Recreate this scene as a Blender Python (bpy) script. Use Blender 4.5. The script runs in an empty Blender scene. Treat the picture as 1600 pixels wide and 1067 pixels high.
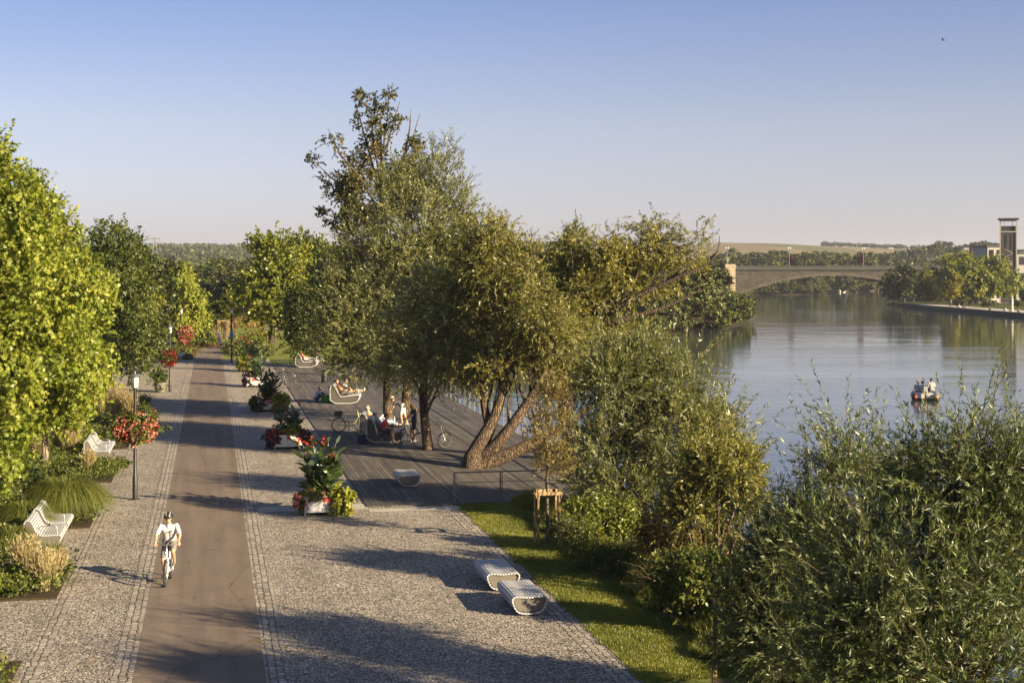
import bpy, math, random
import numpy as np
from mathutils import Vector, Matrix
R = math.radians
scene = bpy.context.scene
COL = scene.collection
# ---------------------------------------------------------------- camera
F_PX, EYE, HOR = 2300.0, 7.55, 425.0        # focal length in photo pixels, eye height, horizon row
cam_d = bpy.data.cameras.new('camera'); cam = bpy.data.objects.new('camera', cam_d); COL.objects.link(cam)
cam.location = (0, 0, EYE); cam.rotation_euler = (R(90), 0, 0)
cam_d.sensor_width = 36.0; cam_d.lens = 36.0*F_PX/1600.0
cam_d.shift_x = 0.0; cam_d.shift_y = -(533.5-HOR)/1600.0
cam_d.clip_start = 0.5; cam_d.clip_end = 20000
scene.camera = cam
# ---------------------------------------------------------------- light
SUN_EL, SUN_AZ = 19.0, 122.0                # azimuth clockwise from +Y
sv = Vector((math.sin(R(SUN_AZ))*math.cos(R(SUN_EL)), math.cos(R(SUN_AZ))*math.cos(R(SUN_EL)), math.sin(R(SUN_EL))))
world = bpy.data.worlds.new("World"); scene.world = world; world.use_nodes = True
wn = world.node_tree.nodes; wl = world.node_tree.links
bg = wn['Background']
sky = wn.new('ShaderNodeTexSky'); sky.sky_type = 'NISHITA'; sky.sun_disc = False
sky.sun_elevation = R(SUN_EL); sky.sun_rotation = R(SUN_AZ)
sky.altitude = 150; sky.air_density = 1.0; sky.dust_density = 0.9; sky.ozone_density = 2.2
# lavender haze band low in the sky, deeper blue above
tcw = wn.new('ShaderNodeTexCoord'); spw = wn.new('ShaderNodeSeparateXYZ'); wl.new(tcw.outputs['Generated'], spw.inputs[0])
rw = wn.new('ShaderNodeValToRGB'); wl.new(spw.outputs[2], rw.inputs[0])
while len(rw.color_ramp.elements) < 6: rw.color_ramp.elements.new(.5)
for e_, (p_, c_) in zip(rw.color_ramp.elements, ((0.0, (.90, .85, 1.22)), (.03, (.95, .86, 1.19)), (.054, (1.0, .865, 1.10)), (.10, (1.05, .86, 1.0)), (.20, (.72, .705, .97)), (.5, (.85, .84, .95)))): e_.position = p_; e_.color = (*c_, 1)
mw = wn.new('ShaderNodeMix'); mw.data_type = 'RGBA'; mw.blend_type = 'MULTIPLY'; mw.inputs[0].default_value = 1.0
nzw = wn.new('ShaderNodeTexNoise'); nzw.inputs['Scale'].default_value = 2.2; nzw.inputs['Detail'].default_value = 5; mpw = wn.new('ShaderNodeMapping'); mpw.inputs['Scale'].default_value = (1, 1, 5)
wl.new(tcw.outputs['Generated'], mpw.inputs[0]); wl.new(mpw.outputs[0], nzw.inputs[0])
rz_ = wn.new('ShaderNodeMapRange'); rz_.inputs[3].default_value = .955; rz_.inputs[4].default_value = 1.045; wl.new(nzw.outputs[0], rz_.inputs[0])
m2w = wn.new('ShaderNodeMix'); m2w.data_type = 'RGBA'; m2w.blend_type = 'MULTIPLY'; m2w.inputs[0].default_value = 1.0; wl.new(sky.outputs[0], m2w.inputs[6]); wl.new(rz_.outputs[0], m2w.inputs[7])
wl.new(m2w.outputs[2], mw.inputs[6]); wl.new(rw.outputs[0], mw.inputs[7])
wl.new(mw.outputs[2], bg.inputs[0]); bg.inputs[1].default_value = 0.043
sun_d = bpy.data.lights.new('sun', 'SUN'); sun_d.energy = 5.0; sun_d.angle = R(0.55); sun_d.color = (1.0, 0.81, 0.52)
sun = bpy.data.objects.new('sun', sun_d); COL.objects.link(sun)
sun.rotation_euler = (-sv).to_track_quat('-Z', 'Y').to_euler(); sun.location = (60, -40, 60)
scene.view_settings.view_transform = 'Standard'; scene.view_settings.look = 'None'
scene.view_settings.exposure = 1.72; scene.view_settings.gamma = 1.0
scene.render.engine = 'CYCLES'
cy = scene.cycles
cy.use_denoising = True; cy.max_bounces = 6; cy.diffuse_bounces = 3; cy.glossy_bounces = 3
cy.transmission_bounces = 4; cy.transparent_max_bounces = 8; cy.volume_bounces = 0
cy.sample_clamp_indirect = 6; cy.caustics_reflective = False; cy.caustics_refractive = False

# ---------------------------------------------------------------- helpers
def at(px, py, z=0.0):
    d = F_PX*(EYE-z)/(py-HOR)
    return Vector(((px-800)*d/F_PX, d, z))
def pt(px, py, d):                      # point seen at a pixel, at distance d
    return np.array(((px-800)*d/F_PX, d, EYE-(py-HOR)*d/F_PX))
SA, CA = 0.2002, 0.97975
def st(s, t, z=0.0):                    # promenade coordinates: s along, t across (right positive)
    return (t*CA - s*SA, t*SA + s*CA, z)
RZ = math.atan2(SA, CA)                 # heading of promenade-aligned things
def tag(o, label=None, cat=None, group=None, kind=None):
    if label: o['label'] = label
    if cat: o['category'] = cat
    if group: o['group'] = group
    if kind: o['kind'] = kind
    return o
def empty(name, loc, rz=0.0, label=None, cat=None, group=None):
    o = bpy.data.objects.new(name, None); COL.objects.link(o); o.location = loc; o.rotation_euler = (0, 0, rz)
    o.empty_display_size = .3
    return tag(o, label, cat, group)
def link_mesh(name, me, mats, parent=None):
    for m in (mats if isinstance(mats, (list, tuple)) else [mats]): me.materials.append(m)
    o = bpy.data.objects.new(name, me); COL.objects.link(o)
    if parent is not None: o.parent = parent
    return o
def arrays_mesh(name, parts, mats, parent=None, smooth=False):
    """parts: list of (V(N,3), F(M,k), tone(M) or None, material index)"""
    me = bpy.data.meshes.new(name)
    Vs, loops, starts, tones, mi = [], [], [], [], []
    vo = lo = 0
    for V, F, tone, m in parts:
        V = np.asarray(V, np.float32); F = np.asarray(F, np.int32)
        if not len(F): continue
        Vs.append(V); loops.append((F+vo).ravel()); k = F.shape[1]
        starts.append(lo+np.arange(len(F))*k)
        tones.append(np.full(len(F), .5, np.float32) if tone is None else np.asarray(tone, np.float32))
        mi.append(np.full(len(F), m, np.int32)); vo += len(V); lo += F.size
    V = np.concatenate(Vs); L = np.concatenate(loops); S = np.concatenate(starts)
    me.vertices.add(len(V)); me.vertices.foreach_set('co', V.ravel())
    me.loops.add(len(L)); me.loops.foreach_set('vertex_index', L.astype(np.int32))
    me.polygons.add(len(S)); me.polygons.foreach_set('loop_start', S.astype(np.int32))
    me.polygons.foreach_set('material_index', np.concatenate(mi))
    if smooth: me.polygons.foreach_set('use_smooth', np.ones(len(S), bool))
    a = me.attributes.new('tone', 'FLOAT', 'FACE'); a.data.foreach_set('value', np.concatenate(tones))
    me.update(calc_edges=True); me.validate()
    return link_mesh(name, me, mats, parent)
def nrm(a):
    return a/np.maximum(np.linalg.norm(a, axis=-1, keepdims=True), 1e-9)
def tube_np(P, rad, n=8, cap=True):
    P = np.asarray(P, float); rad = np.asarray(rad, float)*np.ones(len(P))
    T = nrm(np.gradient(P, axis=0)); up = np.array((.31, .17, .93)) if abs(T[0][2]) < .8 else np.array((1., .2, .1))
    V = []
    N = nrm(np.cross(T[0], up))
    for p, t, r in zip(P, T, rad):
        N = nrm(N-t*np.dot(N, t)); B = np.cross(t, N)
        a = np.arange(n)*2*math.pi/n
        V.append(p+r*(np.cos(a)[:, None]*N+np.sin(a)[:, None]*B))
    V = np.concatenate(V); k = len(P)
    i, j = np.meshgrid(np.arange(k-1), np.arange(n), indexing='ij'); j2 = (j+1) % n
    Fq = np.stack([i*n+j, i*n+j2, (i+1)*n+j2, (i+1)*n+j], -1).reshape(-1, 4)
    return V, Fq
class MB:
    """collects shapes and links them as ONE mesh object"""
    def __init__(s): s.v = []; s.f = []; s.m = []; s.cur = 0
    def add(s, V, Fs):
        o = len(s.v); s.v.extend([tuple(map(float, v)) for v in V]); s.f.extend([tuple(int(i)+o for i in f) for f in Fs]); s.m.extend([s.cur]*len(Fs)); return s
    def mat(s, i): s.cur = i; return s
    def box(s, c, d, rz=0.0, top=1.0, M=None):
        x, y, z = d[0]/2, d[1]/2, d[2]/2
        V = [(-x, -y, -z), (x, -y, -z), (x, y, -z), (-x, y, -z), (-x*top, -y*top, z), (x*top, -y*top, z), (x*top, y*top, z), (-x*top, y*top, z)]
        m = (M if M is not None else Matrix.Rotation(rz, 3, 'Z'))
        V = [m @ Vector(v)+Vector(c) for v in V]
        return s.add(V, [(3, 2, 1, 0), (4, 5, 6, 7), (0, 1, 5, 4), (1, 2, 6, 5), (2, 3, 7, 6), (3, 0, 4, 7)])
    def tube(s, P, r, n=8, closed=False):
        if closed:
            P = list(P); V, Fq = tube_np(P+[P[0]], r, n)
            return s.add(V, Fq)
        V, Fq = tube_np(P, r, n); k = len(P)
        return s.add(V, list(map(tuple, Fq))+[tuple(range(n))[::-1], tuple(range((k-1)*n, k*n))])
    def lathe(s, prof, c=(0, 0, 0), n=16):
        V = []; k = len(prof)
        for r, z in prof:
            for j in range(n):
                a = 2*math.pi*j/n; V.append((c[0]+max(r, .0005)*math.cos(a), c[1]+max(r, .0005)*math.sin(a), c[2]+z))
        Fs = [(i*n+j, i*n+(j+1) % n, (i+1)*n+(j+1) % n, (i+1)*n+j) for i in range(k-1) for j in range(n)]
        return s.add(V, Fs+[tuple(range(n))[::-1], tuple(range((k-1)*n, k*n))])
    def ball(s, c, r, n=12, k=8):
        r = (r, r, r) if not hasattr(r, '__len__') else r
        V = [(c[0], c[1], c[2]-r[2])]
        for i in range(1, k):
            b = -math.pi/2+math.pi*i/k
            for j in range(n):
                a = 2*math.pi*j/n; V.append((c[0]+r[0]*math.cos(b)*math.cos(a), c[1]+r[1]*math.cos(b)*math.sin(a), c[2]+r[2]*math.sin(b)))
        V.append((c[0], c[1], c[2]+r[2])); e = len(V)-1
        Fs = [(0, 1+(j+1) % n, 1+j) for j in range(n)]+[(e, e-n+j, e-n+(j+1) % n) for j in range(n)]
        for i in range(k-2):
            Fs += [(1+i*n+j, 1+i*n+(j+1) % n, 1+(i+1)*n+(j+1) % n, 1+(i+1)*n+j) for j in range(n)]
        return s.add(V, Fs)
    def prism(s, poly, axis, a, b):
        """polygon in the plane across `axis`, extruded from a to b; (u,v) -> axis x:(y,z) y:(x,z) z:(x,y)"""
        def P(u, v, w): return {'x': (w, u, v), 'y': (u, w, v), 'z': (u, v, w)}[axis]
        n = len(poly); V = [P(u, v, a) for u, v in poly]+[P(u, v, b) for u, v in poly]
        return s.add(V, [tuple(range(n))[::-1], tuple(range(n, 2*n))]+[(i, (i+1) % n, n+(i+1) % n, n+i) for i in range(n)])
    def torus(s, c, R0, r, M=None, n=28, k=8, sx=1.0):
        V = []; m = M if M is not None else Matrix.Identity(3)
        for i in range(n):
            a = 2*math.pi*i/n
            for j in range(k):
                b = 2*math.pi*j/k; q = R0+r*math.cos(b)
                V.append(m @ Vector((q*math.cos(a), q*math.sin(a), r*math.sin(b)*sx))+Vector(c))
        return s.add(V, [(i*k+j, ((i+1) % n)*k+j, ((i+1) % n)*k+(j+1) % k, i*k+(j+1) % k) for i in range(n) for j in range(k)])
    def build(s, name, mats, parent=None, smooth=False, bevel=0.0, angle=40):
        me = bpy.data.meshes.new(name); me.from_pydata(s.v, [], s.f); me.update()
        o = link_mesh(name, me, mats, parent)
        me.polygons.foreach_set('material_index', s.m)
        import bmesh
        bm = bmesh.new(); bm.from_mesh(me)
        bmesh.ops.recalc_face_normals(bm, faces=bm.faces)
        if bevel: bmesh.ops.bevel(bm, geom=bm.edges[:], offset=bevel, segments=2, affect='EDGES', clamp_overlap=True)
        if smooth:
            for f in bm.faces: f.smooth = True
            for e in bm.edges:
                if len(e.link_faces) == 2 and e.calc_face_angle(0) > R(angle): e.smooth = False
        bm.to_mesh(me); bm.free(); me.update()
        return o
def copy_tree(o, parent=None):
    c = o.copy(); COL.objects.link(c)
    if parent is not None: c.parent = parent
    for ch in list(o.children): copy_tree(ch, c)
    return c

# ---------------------------------------------------------------- materials
class NT:
    def __init__(s, name):
        s.m = bpy.data.materials.new(name); s.m.use_nodes = True; s.t = s.m.node_tree; s.n = s.t.nodes
        s.p = s.n['Principled BSDF']; s.out = s.n['Material Output']
    def new(s, ty, **kw):
        n = s.n.new('ShaderNode'+ty)
        for k, v in kw.items():
            if k.startswith('i_'):
                key = k[2:]; n.inputs[int(key) if key.isdigit() else key.replace('_', ' ')].default_value = v
            else: setattr(n, k, v)
        return n
    def l(s, a, b): s.t.links.new(a, b)
    def pos(s): return s.new('NewGeometry').outputs['Position']
    def obj(s): return s.new('TexCoord').outputs['Object']
    def mp(s, src, scale=(1, 1, 1), rot=(0, 0, 0)):
        m = s.new('Mapping'); m.inputs['Scale'].default_value = scale; m.inputs['Rotation'].default_value = rot; s.l(src, m.inputs['Vector']); return m.outputs[0]
    def noise(s, src, scale, detail=4, rough=.55, dist=0.0):
        n = s.new('TexNoise'); n.inputs['Scale'].default_value = scale; n.inputs['Detail'].default_value = detail; n.inputs['Roughness'].default_value = rough; n.inputs['Distortion'].default_value = dist
        s.l(src, n.inputs['Vector']); return n.outputs[0]
    def ramp(s, fac, stops, interp='LINEAR'):
        r = s.new('ValToRGB'); c = r.color_ramp; c.interpolation = interp
        while len(c.elements) < len(stops): c.elements.new(.5)
        for e, (p, col) in zip(c.elements, stops): e.position = p; e.color = (*col, 1) if len(col) == 3 else col
        s.l(fac, r.inputs[0]); return r.outputs[0]
    def mix(s, fac, a, b, mode='MIX'):
        m = s.new('Mix', data_type='RGBA', blend_type=mode)
        for v, i in ((fac, 0), (a, 6), (b, 7)):
            if isinstance(v, (int, float)): m.inputs[i].default_value = v
            elif isinstance(v, tuple): m.inputs[i].default_value = (*v, 1)
            else: s.l(v, m.inputs[i])
        return m.outputs[2]
    def math(s, op, a, b=None, c=None):
        m = s.new('Math', operation=op)
        for i, v in enumerate((a, b, c)):
            if v is None: continue
            if isinstance(v, (int, float)): m.inputs[i].default_value = v
            else: s.l(v, m.inputs[i])
        return m.outputs[0]
    def bump(s, h, dist, strength=1.0):
        b = s.new('Bump'); b.inputs['Distance'].default_value = dist; b.inputs['Strength'].default_value = strength
        s.l(h, b.inputs['Height']); s.l(b.outputs[0], s.p.inputs['Normal']); return b.outputs[0]
    def set(s, col=None, rough=None, metal=None, spec=None):
        if col is not None:
            if isinstance(col, tuple): s.p.inputs['Base Color'].default_value = (*col, 1)
            else: s.l(col, s.p.inputs['Base Color'])
        if rough is not None: s.p.inputs['Roughness'].default_value = rough
        if metal is not None: s.p.inputs['Metallic'].default_value = metal
        if spec is not None: s.p.inputs['Specular IOR Level'].default_value = spec
        return s.m
def paint(name, col, rough=.5, var=.12, metal=0.0, scale=6.0, bump=0.0):
    n = NT(name); f = n.noise(n.obj(), scale, 5, .6)
    d = tuple(c*(1-var) for c in col); u = tuple(min(1, c*(1+var)) for c in col)
    m = n.set(n.ramp(f, [(.3, d), (.7, u)]), rough, metal)
    if bump: n.bump(n.noise(n.obj(), scale*8, 4), bump)
    return m
def leafmat(name, c0, c1, c2, trans=.35, gloss=.03, rough=.42):
    n = NT(name); a = n.new('Attribute', attribute_name='tone')
    col = n.ramp(a.outputs['Fac'], [(.12, c0), (.5, c1), (.92, c2)])
    d = n.new('BsdfDiffuse'); t = n.new('BsdfTranslucent'); g = n.new('BsdfGlossy'); g.inputs['Roughness'].default_value = rough
    tc = n.mix(1.0, col, (1.25, 1.2, .55), 'MULTIPLY')
    n.l(col, d.inputs[0]); n.l(tc, t.inputs[0])
    m1 = n.new('MixShader'); m1.inputs[0].default_value = trans; n.l(d.outputs[0], m1.inputs[1]); n.l(t.outputs[0], m1.inputs[2])
    m2 = n.new('MixShader'); m2.inputs[0].default_value = gloss; n.l(m1.outputs[0], m2.inputs[1]); n.l(g.outputs[0], m2.inputs[2])
    n.l(m2.outputs[0], n.out.inputs[0]); n.n.remove(n.p)
    return n.m
def path_coords(n):                      # world position turned into promenade axes
    return n.mp(n.pos(), (1, 1, 1), (0, 0, -RZ))
def setts(name, size, light, dark, arcs=.0, joint=.14, rnd=.5):
    n = NT(name); p = path_coords(n)
    sx = n.new('SeparateXYZ'); n.l(p, sx.inputs[0])
    wob = n.noise(p, 1.3, 2); wob2 = n.noise(p, 9.0, 2)
    y = n.math('ADD', sx.outputs[1], n.math('MULTIPLY', wob, .25))
    if arcs:
        fr = n.math('PINGPONG', n.math('ADD', sx.outputs[0], 40.0), arcs)
        y = n.math('ADD', y, n.math('MULTIPLY', n.math('POWER', fr, 1.6), .45))
    y = n.math('ADD', y, n.math('MULTIPLY', wob2, size*.6))
    x = n.math('ADD', sx.outputs[0], n.math('MULTIPLY', wob2, size*.7))
    cx = n.new('CombineXYZ'); n.l(x, cx.inputs[0]); n.l(y, cx.inputs[1])
    v = n.new('TexVoronoi', feature='DISTANCE_TO_EDGE'); v.inputs['Scale'].default_value = 1/size; v.inputs['Randomness'].default_value = rnd
    v2 = n.new('TexVoronoi', feature='F1'); v2.inputs['Scale'].default_value = 1/size; v2.inputs['Randomness'].default_value = rnd
    for q in (v, v2): n.l(cx.outputs[0], q.inputs['Vector'])
    bw = n.new('SeparateColor'); n.l(v2.outputs['Color'], bw.inputs[0])
    stone = n.ramp(bw.outputs[0], [(0, tuple(c*.62 for c in light)), (.4, light), (.75, tuple(c*1.1 for c in light)), (1, tuple(min(.8, c*1.4) for c in light))])
    big = n.ramp(n.noise(p, .55, 4, .6), [(.3, (.8, .78, .76)), (.7, (1.1, 1.1, 1.1))])
    stone = n.mix(1.0, stone, big, 'MULTIPLY')
    stone = n.mix(.5, stone, n.ramp(n.noise(p, 60, 3), [(.3, (.8, .8, .8)), (.7, (1.15, 1.15, 1.15))]), 'MULTIPLY')
    stone = n.mix(1.0, stone, n.ramp(n.noise(n.mp(p, (1, .5, 1)), 2.3, 6, .75), [(.30, (.66, .64, .60)), (.42, (1, 1, 1)), (.66, (1, 1, 1)), (.76, (1.14, 1.12, 1.1))]), 'MULTIPLY')
    moss = n.ramp(n.noise(p, .9, 5, .7), [(.56, (0, 0, 0)), (.68, (1, 1, 1))])
    dark = n.mix(moss, dark, (.045, .055, .018))
    edge = n.ramp(v.outputs['Distance'], [(.02, (0, 0, 0)), (joint, (1, 1, 1))])
    n.set(n.mix(edge, dark, stone), .75, spec=.35)
    h = n.math('ADD', n.math('MULTIPLY', edge, .8), n.math('MULTIPLY', bw.outputs[1], .7))
    n.bump(h, .016, .9)
    return n.m
M = {}
M['setts'] = setts('granite setts', .078, (.38, .335, .28), (.06, .052, .042), arcs=.75, rnd=.8)
M['row_setts'] = setts('larger granite setts', .145, (.33, .29, .245), (.035, .03, .024), rnd=.35)
def m_asphalt():
    n = NT('asphalt'); p = path_coords(n)
    f = n.noise(p, 140, 3, .7); b = n.noise(n.mp(p, (1, .25, 1)), 1.1, 6, .65)
    c = n.ramp(f, [(.25, (.10, .078, .060)), (.5, (.155, .122, .095)), (.78, (.25, .20, .16))])
    c = n.mix(1.0, c, n.ramp(b, [(.3, (.82, .82, .83)), (.7, (1.12, 1.1, 1.08))]), 'MULTIPLY')
    spots = n.ramp(n.noise(p, 3.1, 5, .75), [(.27, (.55, .55, .55)), (.34, (1, 1, 1))])
    c = n.mix(1.0, c, spots, 'MULTIPLY')
    # long wheel-worn bands, repaired patches and fine cracks
    sx = n.new('SeparateXYZ'); n.l(p, sx.inputs[0])
    band = n.ramp(n.noise(n.mp(p, (1.6, .035, 1)), 1.6, 3, .6), [(.35, (.84, .84, .85)), (.65, (1.1, 1.09, 1.08))]); c = n.mix(1.0, c, band, 'MULTIPLY')
    ck = n.new('TexVoronoi', feature='DISTANCE_TO_EDGE'); ck.inputs['Scale'].default_value = .33; n.l(n.mix(.16, n.mp(p, (1, .6, 1)), n.new('TexNoise').outputs[1]), ck.inputs['Vector'])
    c = n.mix(1.0, c, n.ramp(ck.outputs['Distance'], [(.0, (.62, .6, .6)), (.006, (1, 1, 1))]), 'MULTIPLY')
    ed = n.math('ABSOLUTE', n.math('ADD', sx.outputs[0], .21)); grit = n.math('MULTIPLY', n.math('ADD', ed, n.math('MULTIPLY', n.noise(p, 4.0, 5, .75), .5)), .6)
    c = n.mix(n.ramp(grit, [(.80, (0, 0, 0)), (.96, (.6, .6, .6))]), c, (.21, .175, .135))
    n.set(c, .85, spec=.3); n.bump(f, .006, .6); return n.m
M['asphalt'] = m_asphalt()
def m_deck():
    n = NT('weathered deck boards'); p = path_coords(n)
    sx = n.new('SeparateXYZ'); n.l(p, sx.inputs[0])
    w = .145
    xi = n.math('FLOOR', n.math('DIVIDE', sx.outputs[0], w)); fr = n.math('FRACT', n.math('DIVIDE', sx.outputs[0], w))
    wn_ = n.new('TexWhiteNoise', noise_dimensions='1D'); n.l(xi, wn_.inputs['W'])
    yo = n.math('ADD', sx.outputs[1], n.math('MULTIPLY', wn_.outputs[0], 4.0))
    yi = n.math('FLOOR', n.math('DIVIDE', yo, 4.0)); yf = n.math('FRACT', n.math('DIVIDE', yo, 4.0))
    c2 = n.new('CombineXYZ'); n.l(xi, c2.inputs[0]); n.l(yi, c2.inputs[1])
    w2 = n.new('TexWhiteNoise', noise_dimensions='2D'); n.l(c2.outputs[0], w2.inputs['Vector'])
    board = n.ramp(w2.outputs[0], [(0, (.072, .064, .057)), (.6, (.10, .09, .08)), (1, (.135, .122, .11))])
    grain = n.noise(n.mp(p, (30, 1.2, 1)), 2.2, 5, .7)
    c = n.mix(1.0, board, n.ramp(grain, [(.3, (.75, .74, .73)), (.7, (1.25, 1.22, 1.2))]), 'MULTIPLY')
    c = n.mix(1.0, c, n.ramp(n.noise(p, .5, 4), [(.3, (.8, .8, .8)), (.7, (1.2, 1.18, 1.15))]), 'MULTIPLY')
    gap = n.math('MULTIPLY', n.math('GREATER_THAN', fr, .13), n.math('GREATER_THAN', yf, .004))
    c = n.mix(gap, (.012, .01, .009), c)
    n.set(c, .7, spec=.3); n.bump(gap, .02, 1.0); return n.m
M['deck'] = m_deck()
def m_lawn(name, a, b, c3, sc=1.0):
    n = NT(name); p = n.pos()
    f = n.noise(p, .9*sc, 6, .7); g = n.noise(p, 60*sc, 3, .7)
    c = n.ramp(f, [(.3, a), (.52, b), (.75, c3)])
    c = n.mix(1.0, c, n.ramp(g, [(.3, (.6, .6, .6)), (.7, (1.35, 1.35, 1.3))]), 'MULTIPLY')
    n.set(c, .9, spec=.15); n.bump(g, .03, .8); return n.m
def worn(m):                              # trodden bare patches
    n = NT.__new__(NT); n.m = m; n.t = m.node_tree; n.n = n.t.nodes; n.p = n.n['Principled BSDF']; n.out = n.n['Material Output']
    src = n.p.inputs['Base Color'].links[0].from_socket
    n.l(n.mix(n.ramp(n.noise(n.pos(), .75, 5, .7), [(.60, (0, 0, 0)), (.70, (.85, .85, .85))]), src, (.20, .145, .085)), n.p.inputs['Base Color']); return m
M['lawn'] = m_lawn('mown lawn', (.10, .115, .02), (.15, .165, .03), (.23, .19, .08))
worn(M['lawn'])
M['soil'] = m_lawn('planting soil', (.035, .025, .015), (.05, .038, .022), (.075, .06, .03), 2.0)
def m_ground():
    n = NT('grass and fields'); p = n.pos()
    f = n.noise(p, .25, 6, .65); g = n.noise(p, 12, 4, .7)
    near = n.ramp(f, [(.3, (.045, .058, .015)), (.55, (.075, .085, .022)), (.8, (.12, .112, .04))])
    near = n.mix(1.0, near, n.ramp(g, [(.3, (.65, .65, .65)), (.7, (1.3, 1.3, 1.25))]), 'MULTIPLY')
    v = n.new('TexVoronoi', feature='F1'); v.inputs['Scale'].default_value = 1.0
    n.l(n.mp(p, (.0042, .0022, .001), (0, 0, .5)), v.inputs['Vector'])
    sc = n.new('SeparateColor'); n.l(v.outputs['Color'], sc.inputs[0])
    field = n.ramp(sc.outputs[0], [(0, (.20, .15, .082)), (.34, (.13, .12, .05)), (.55, (.215, .165, .095)), (.84, (.105, .11, .042))], 'CONSTANT')
    wv = n.new('TexWave', wave_type='BANDS', bands_direction='X'); wv.inputs['Scale'].default_value = .16; wv.inputs['Distortion'].default_value = .4
    n.l(n.mp(p, (1, .45, 0)), wv.inputs['Vector'])
    field = n.mix(.55, field, n.ramp(wv.outputs[0], [(.35, (.62, .7, .6)), (.65, (1.1, 1.1, 1.1))]), 'MULTIPLY')
    sx = n.new('SeparateXYZ'); n.l(p, sx.inputs[0])
    fac = n.ramp(n.math('DIVIDE', sx.outputs[1], 2000.0), [(.36, (0, 0, 0)), (.42, (1, 1, 1))])
    bank = n.ramp(n.math('ADD', sx.outputs[2], n.math('MULTIPLY', f, .4)), [(.0, (1, 1, 1)), (.05, (0, 0, 0))])
    mud = n.ramp(n.math('ADD', n.math('MULTIPLY', sx.outputs[2], -.5), n.math('MULTIPLY', n.math('SUBTRACT', g, .5), .15)), [(.41, (0, 0, 0)), (.5, (1, 1, 1))])
    c = n.mix(mud, n.mix(fac, near, field), (.035, .032, .018))
    n.set(c, .95, spec=.1); n.bump(g, .06, .7); return n.m
M['ground'] = m_ground()
def m_water():
    n = NT('river water'); p = n.pos()
    w1 = n.noise(n.mp(p, (.35, 1.0, 1), (0, 0, .15)), 1.15, 5, .6, .6)
    w2 = n.noise(n.mp(p, (.22, .75, 1), (0, 0, -.25)), .33, 4, .5, .4)
    calm = n.ramp(n.noise(n.mp(p, (.35, 1.0, 1), (0, 0, .3)), .035, 4, .6, 1.2), [(.38, (.22, .22, .22)), (.62, (1, 1, 1))])
    h = n.math('ADD', n.math('MULTIPLY', w1, .6), n.math('MULTIPLY', w2, 1.5))
    h = n.math('MULTIPLY', h, calm)
    n.set((.045, .055, .058), .035); n.p.inputs['IOR'].default_value = 1.42
    n.bump(h, .055, .5); return n.m
M['water'] = m_water()
M['bark'] = None
def m_bark(name, a, b, sc=7.0):
    n = NT(name); p = n.obj(); q = n.mp(p, (1, 1, .28))
    f = n.noise(q, sc, 6, .7, .6)
    v = n.new('TexVoronoi', feature='DISTANCE_TO_EDGE'); v.inputs['Scale'].default_value = sc*1.6; n.l(n.mix(.12, n.mp(p, (1, 1, .22)), n.new('TexNoise').outputs[1]), v.inputs['Vector'])
    cr = n.ramp(v.outputs['Distance'], [(.0, (.35, .35, .35)), (.16, (1, 1, 1))])
    n.set(n.mix(1.0, n.ramp(f, [(.3, a), (.7, b)]), cr, 'MULTIPLY'), .9, spec=.15); n.bump(n.math('ADD', f, cr), .06, 1.0); return n.m
M['bark'] = m_bark('willow bark', (.04, .027, .018), (.22, .16, .11), 9.0)
M['bark_dark'] = m_bark('dark bark', (.04, .03, .022), (.13, .10, .075))
M['bark_pale'] = m_bark('pale bark', (.14, .11, .08), (.36, .30, .22))
M['twig'] = paint('twig wood', (.13, .09, .05), .9)
def leafset(key, *a, **k): M[key] = leafmat(key.replace('_', ' '), *a, **k)
leafset('plane_leaf', (.105, .15, .018), (.235, .285, .036), (.39, .39, .07), trans=.48, gloss=.025)
leafset('willow_leaf', (.085, .10, .032), (.19, .205, .068), (.31, .315, .125), trans=.46, gloss=.04)
leafset('lightened_willow_leaf', (.115, .135, .052), (.24, .26, .105), (.37, .375, .18), trans=.48, gloss=.04)  # leaf colour raised to make up for deep shade on the small willow
leafset('yellow_willow_leaf', (.085, .095, .022), (.19, .19, .045), (.32, .29, .075), trans=.42, gloss=.035)
leafset('grey_willow_leaf', (.078, .096, .034), (.17, .19, .07), (.28, .29, .13), trans=.44, gloss=.04)
leafset('near_willow_leaf', (.042, .066, .018), (.10, .138, .04), (.19, .22, .08), trans=.32, gloss=.05, rough=.45)
leafset('maple_leaf', (.035, .045, .012), (.075, .085, .02), (.19, .13, .035), trans=.35)
leafset('dark_leaf', (.018, .026, .008), (.04, .055, .014), (.085, .10, .025), trans=.25)
leafset('mid_leaf', (.04, .058, .012), (.095, .12, .026), (.18, .19, .045), trans=.38, gloss=.02)
leafset('lime_leaf', (.09, .115, .012), (.205, .23, .024), (.35, .33, .04), trans=.42)
leafset('gold_leaf', (.10, .105, .014), (.22, .21, .024), (.34, .29, .035), trans=.4)
leafset('brown_leaf', (.10, .065, .018), (.24, .15, .035), (.36, .26, .07), trans=.35)
leafset('sapling_leaf', (.085, .07, .02), (.18, .14, .04), (.28, .235, .08), trans=.35)
leafset('shrub_leaf', (.05, .07, .010), (.13, .16, .02), (.25, .26, .04), trans=.35)
leafset('far_leaf', (.028, .036, .012), (.06, .07, .022), (.11, .115, .035), trans=.2, gloss=.015)
leafset('far_light_leaf', (.045, .06, .014), (.10, .12, .028), (.18, .18, .045), trans=.25)
leafset('canna_leaf', (.018, .035, .010), (.04, .07, .016), (.09, .125, .025), trans=.3, gloss=.1, rough=.3)
leafset('purple_leaf', (.018, .010, .014), (.035, .018, .025), (.06, .03, .04), trans=.2)
leafset('straw', (.20, .16, .075), (.37, .30, .155), (.52, .45, .27), trans=.4)
leafset('sedge', (.05, .065, .014), (.13, .15, .03), (.24, .24, .06), trans=.4)
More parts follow.
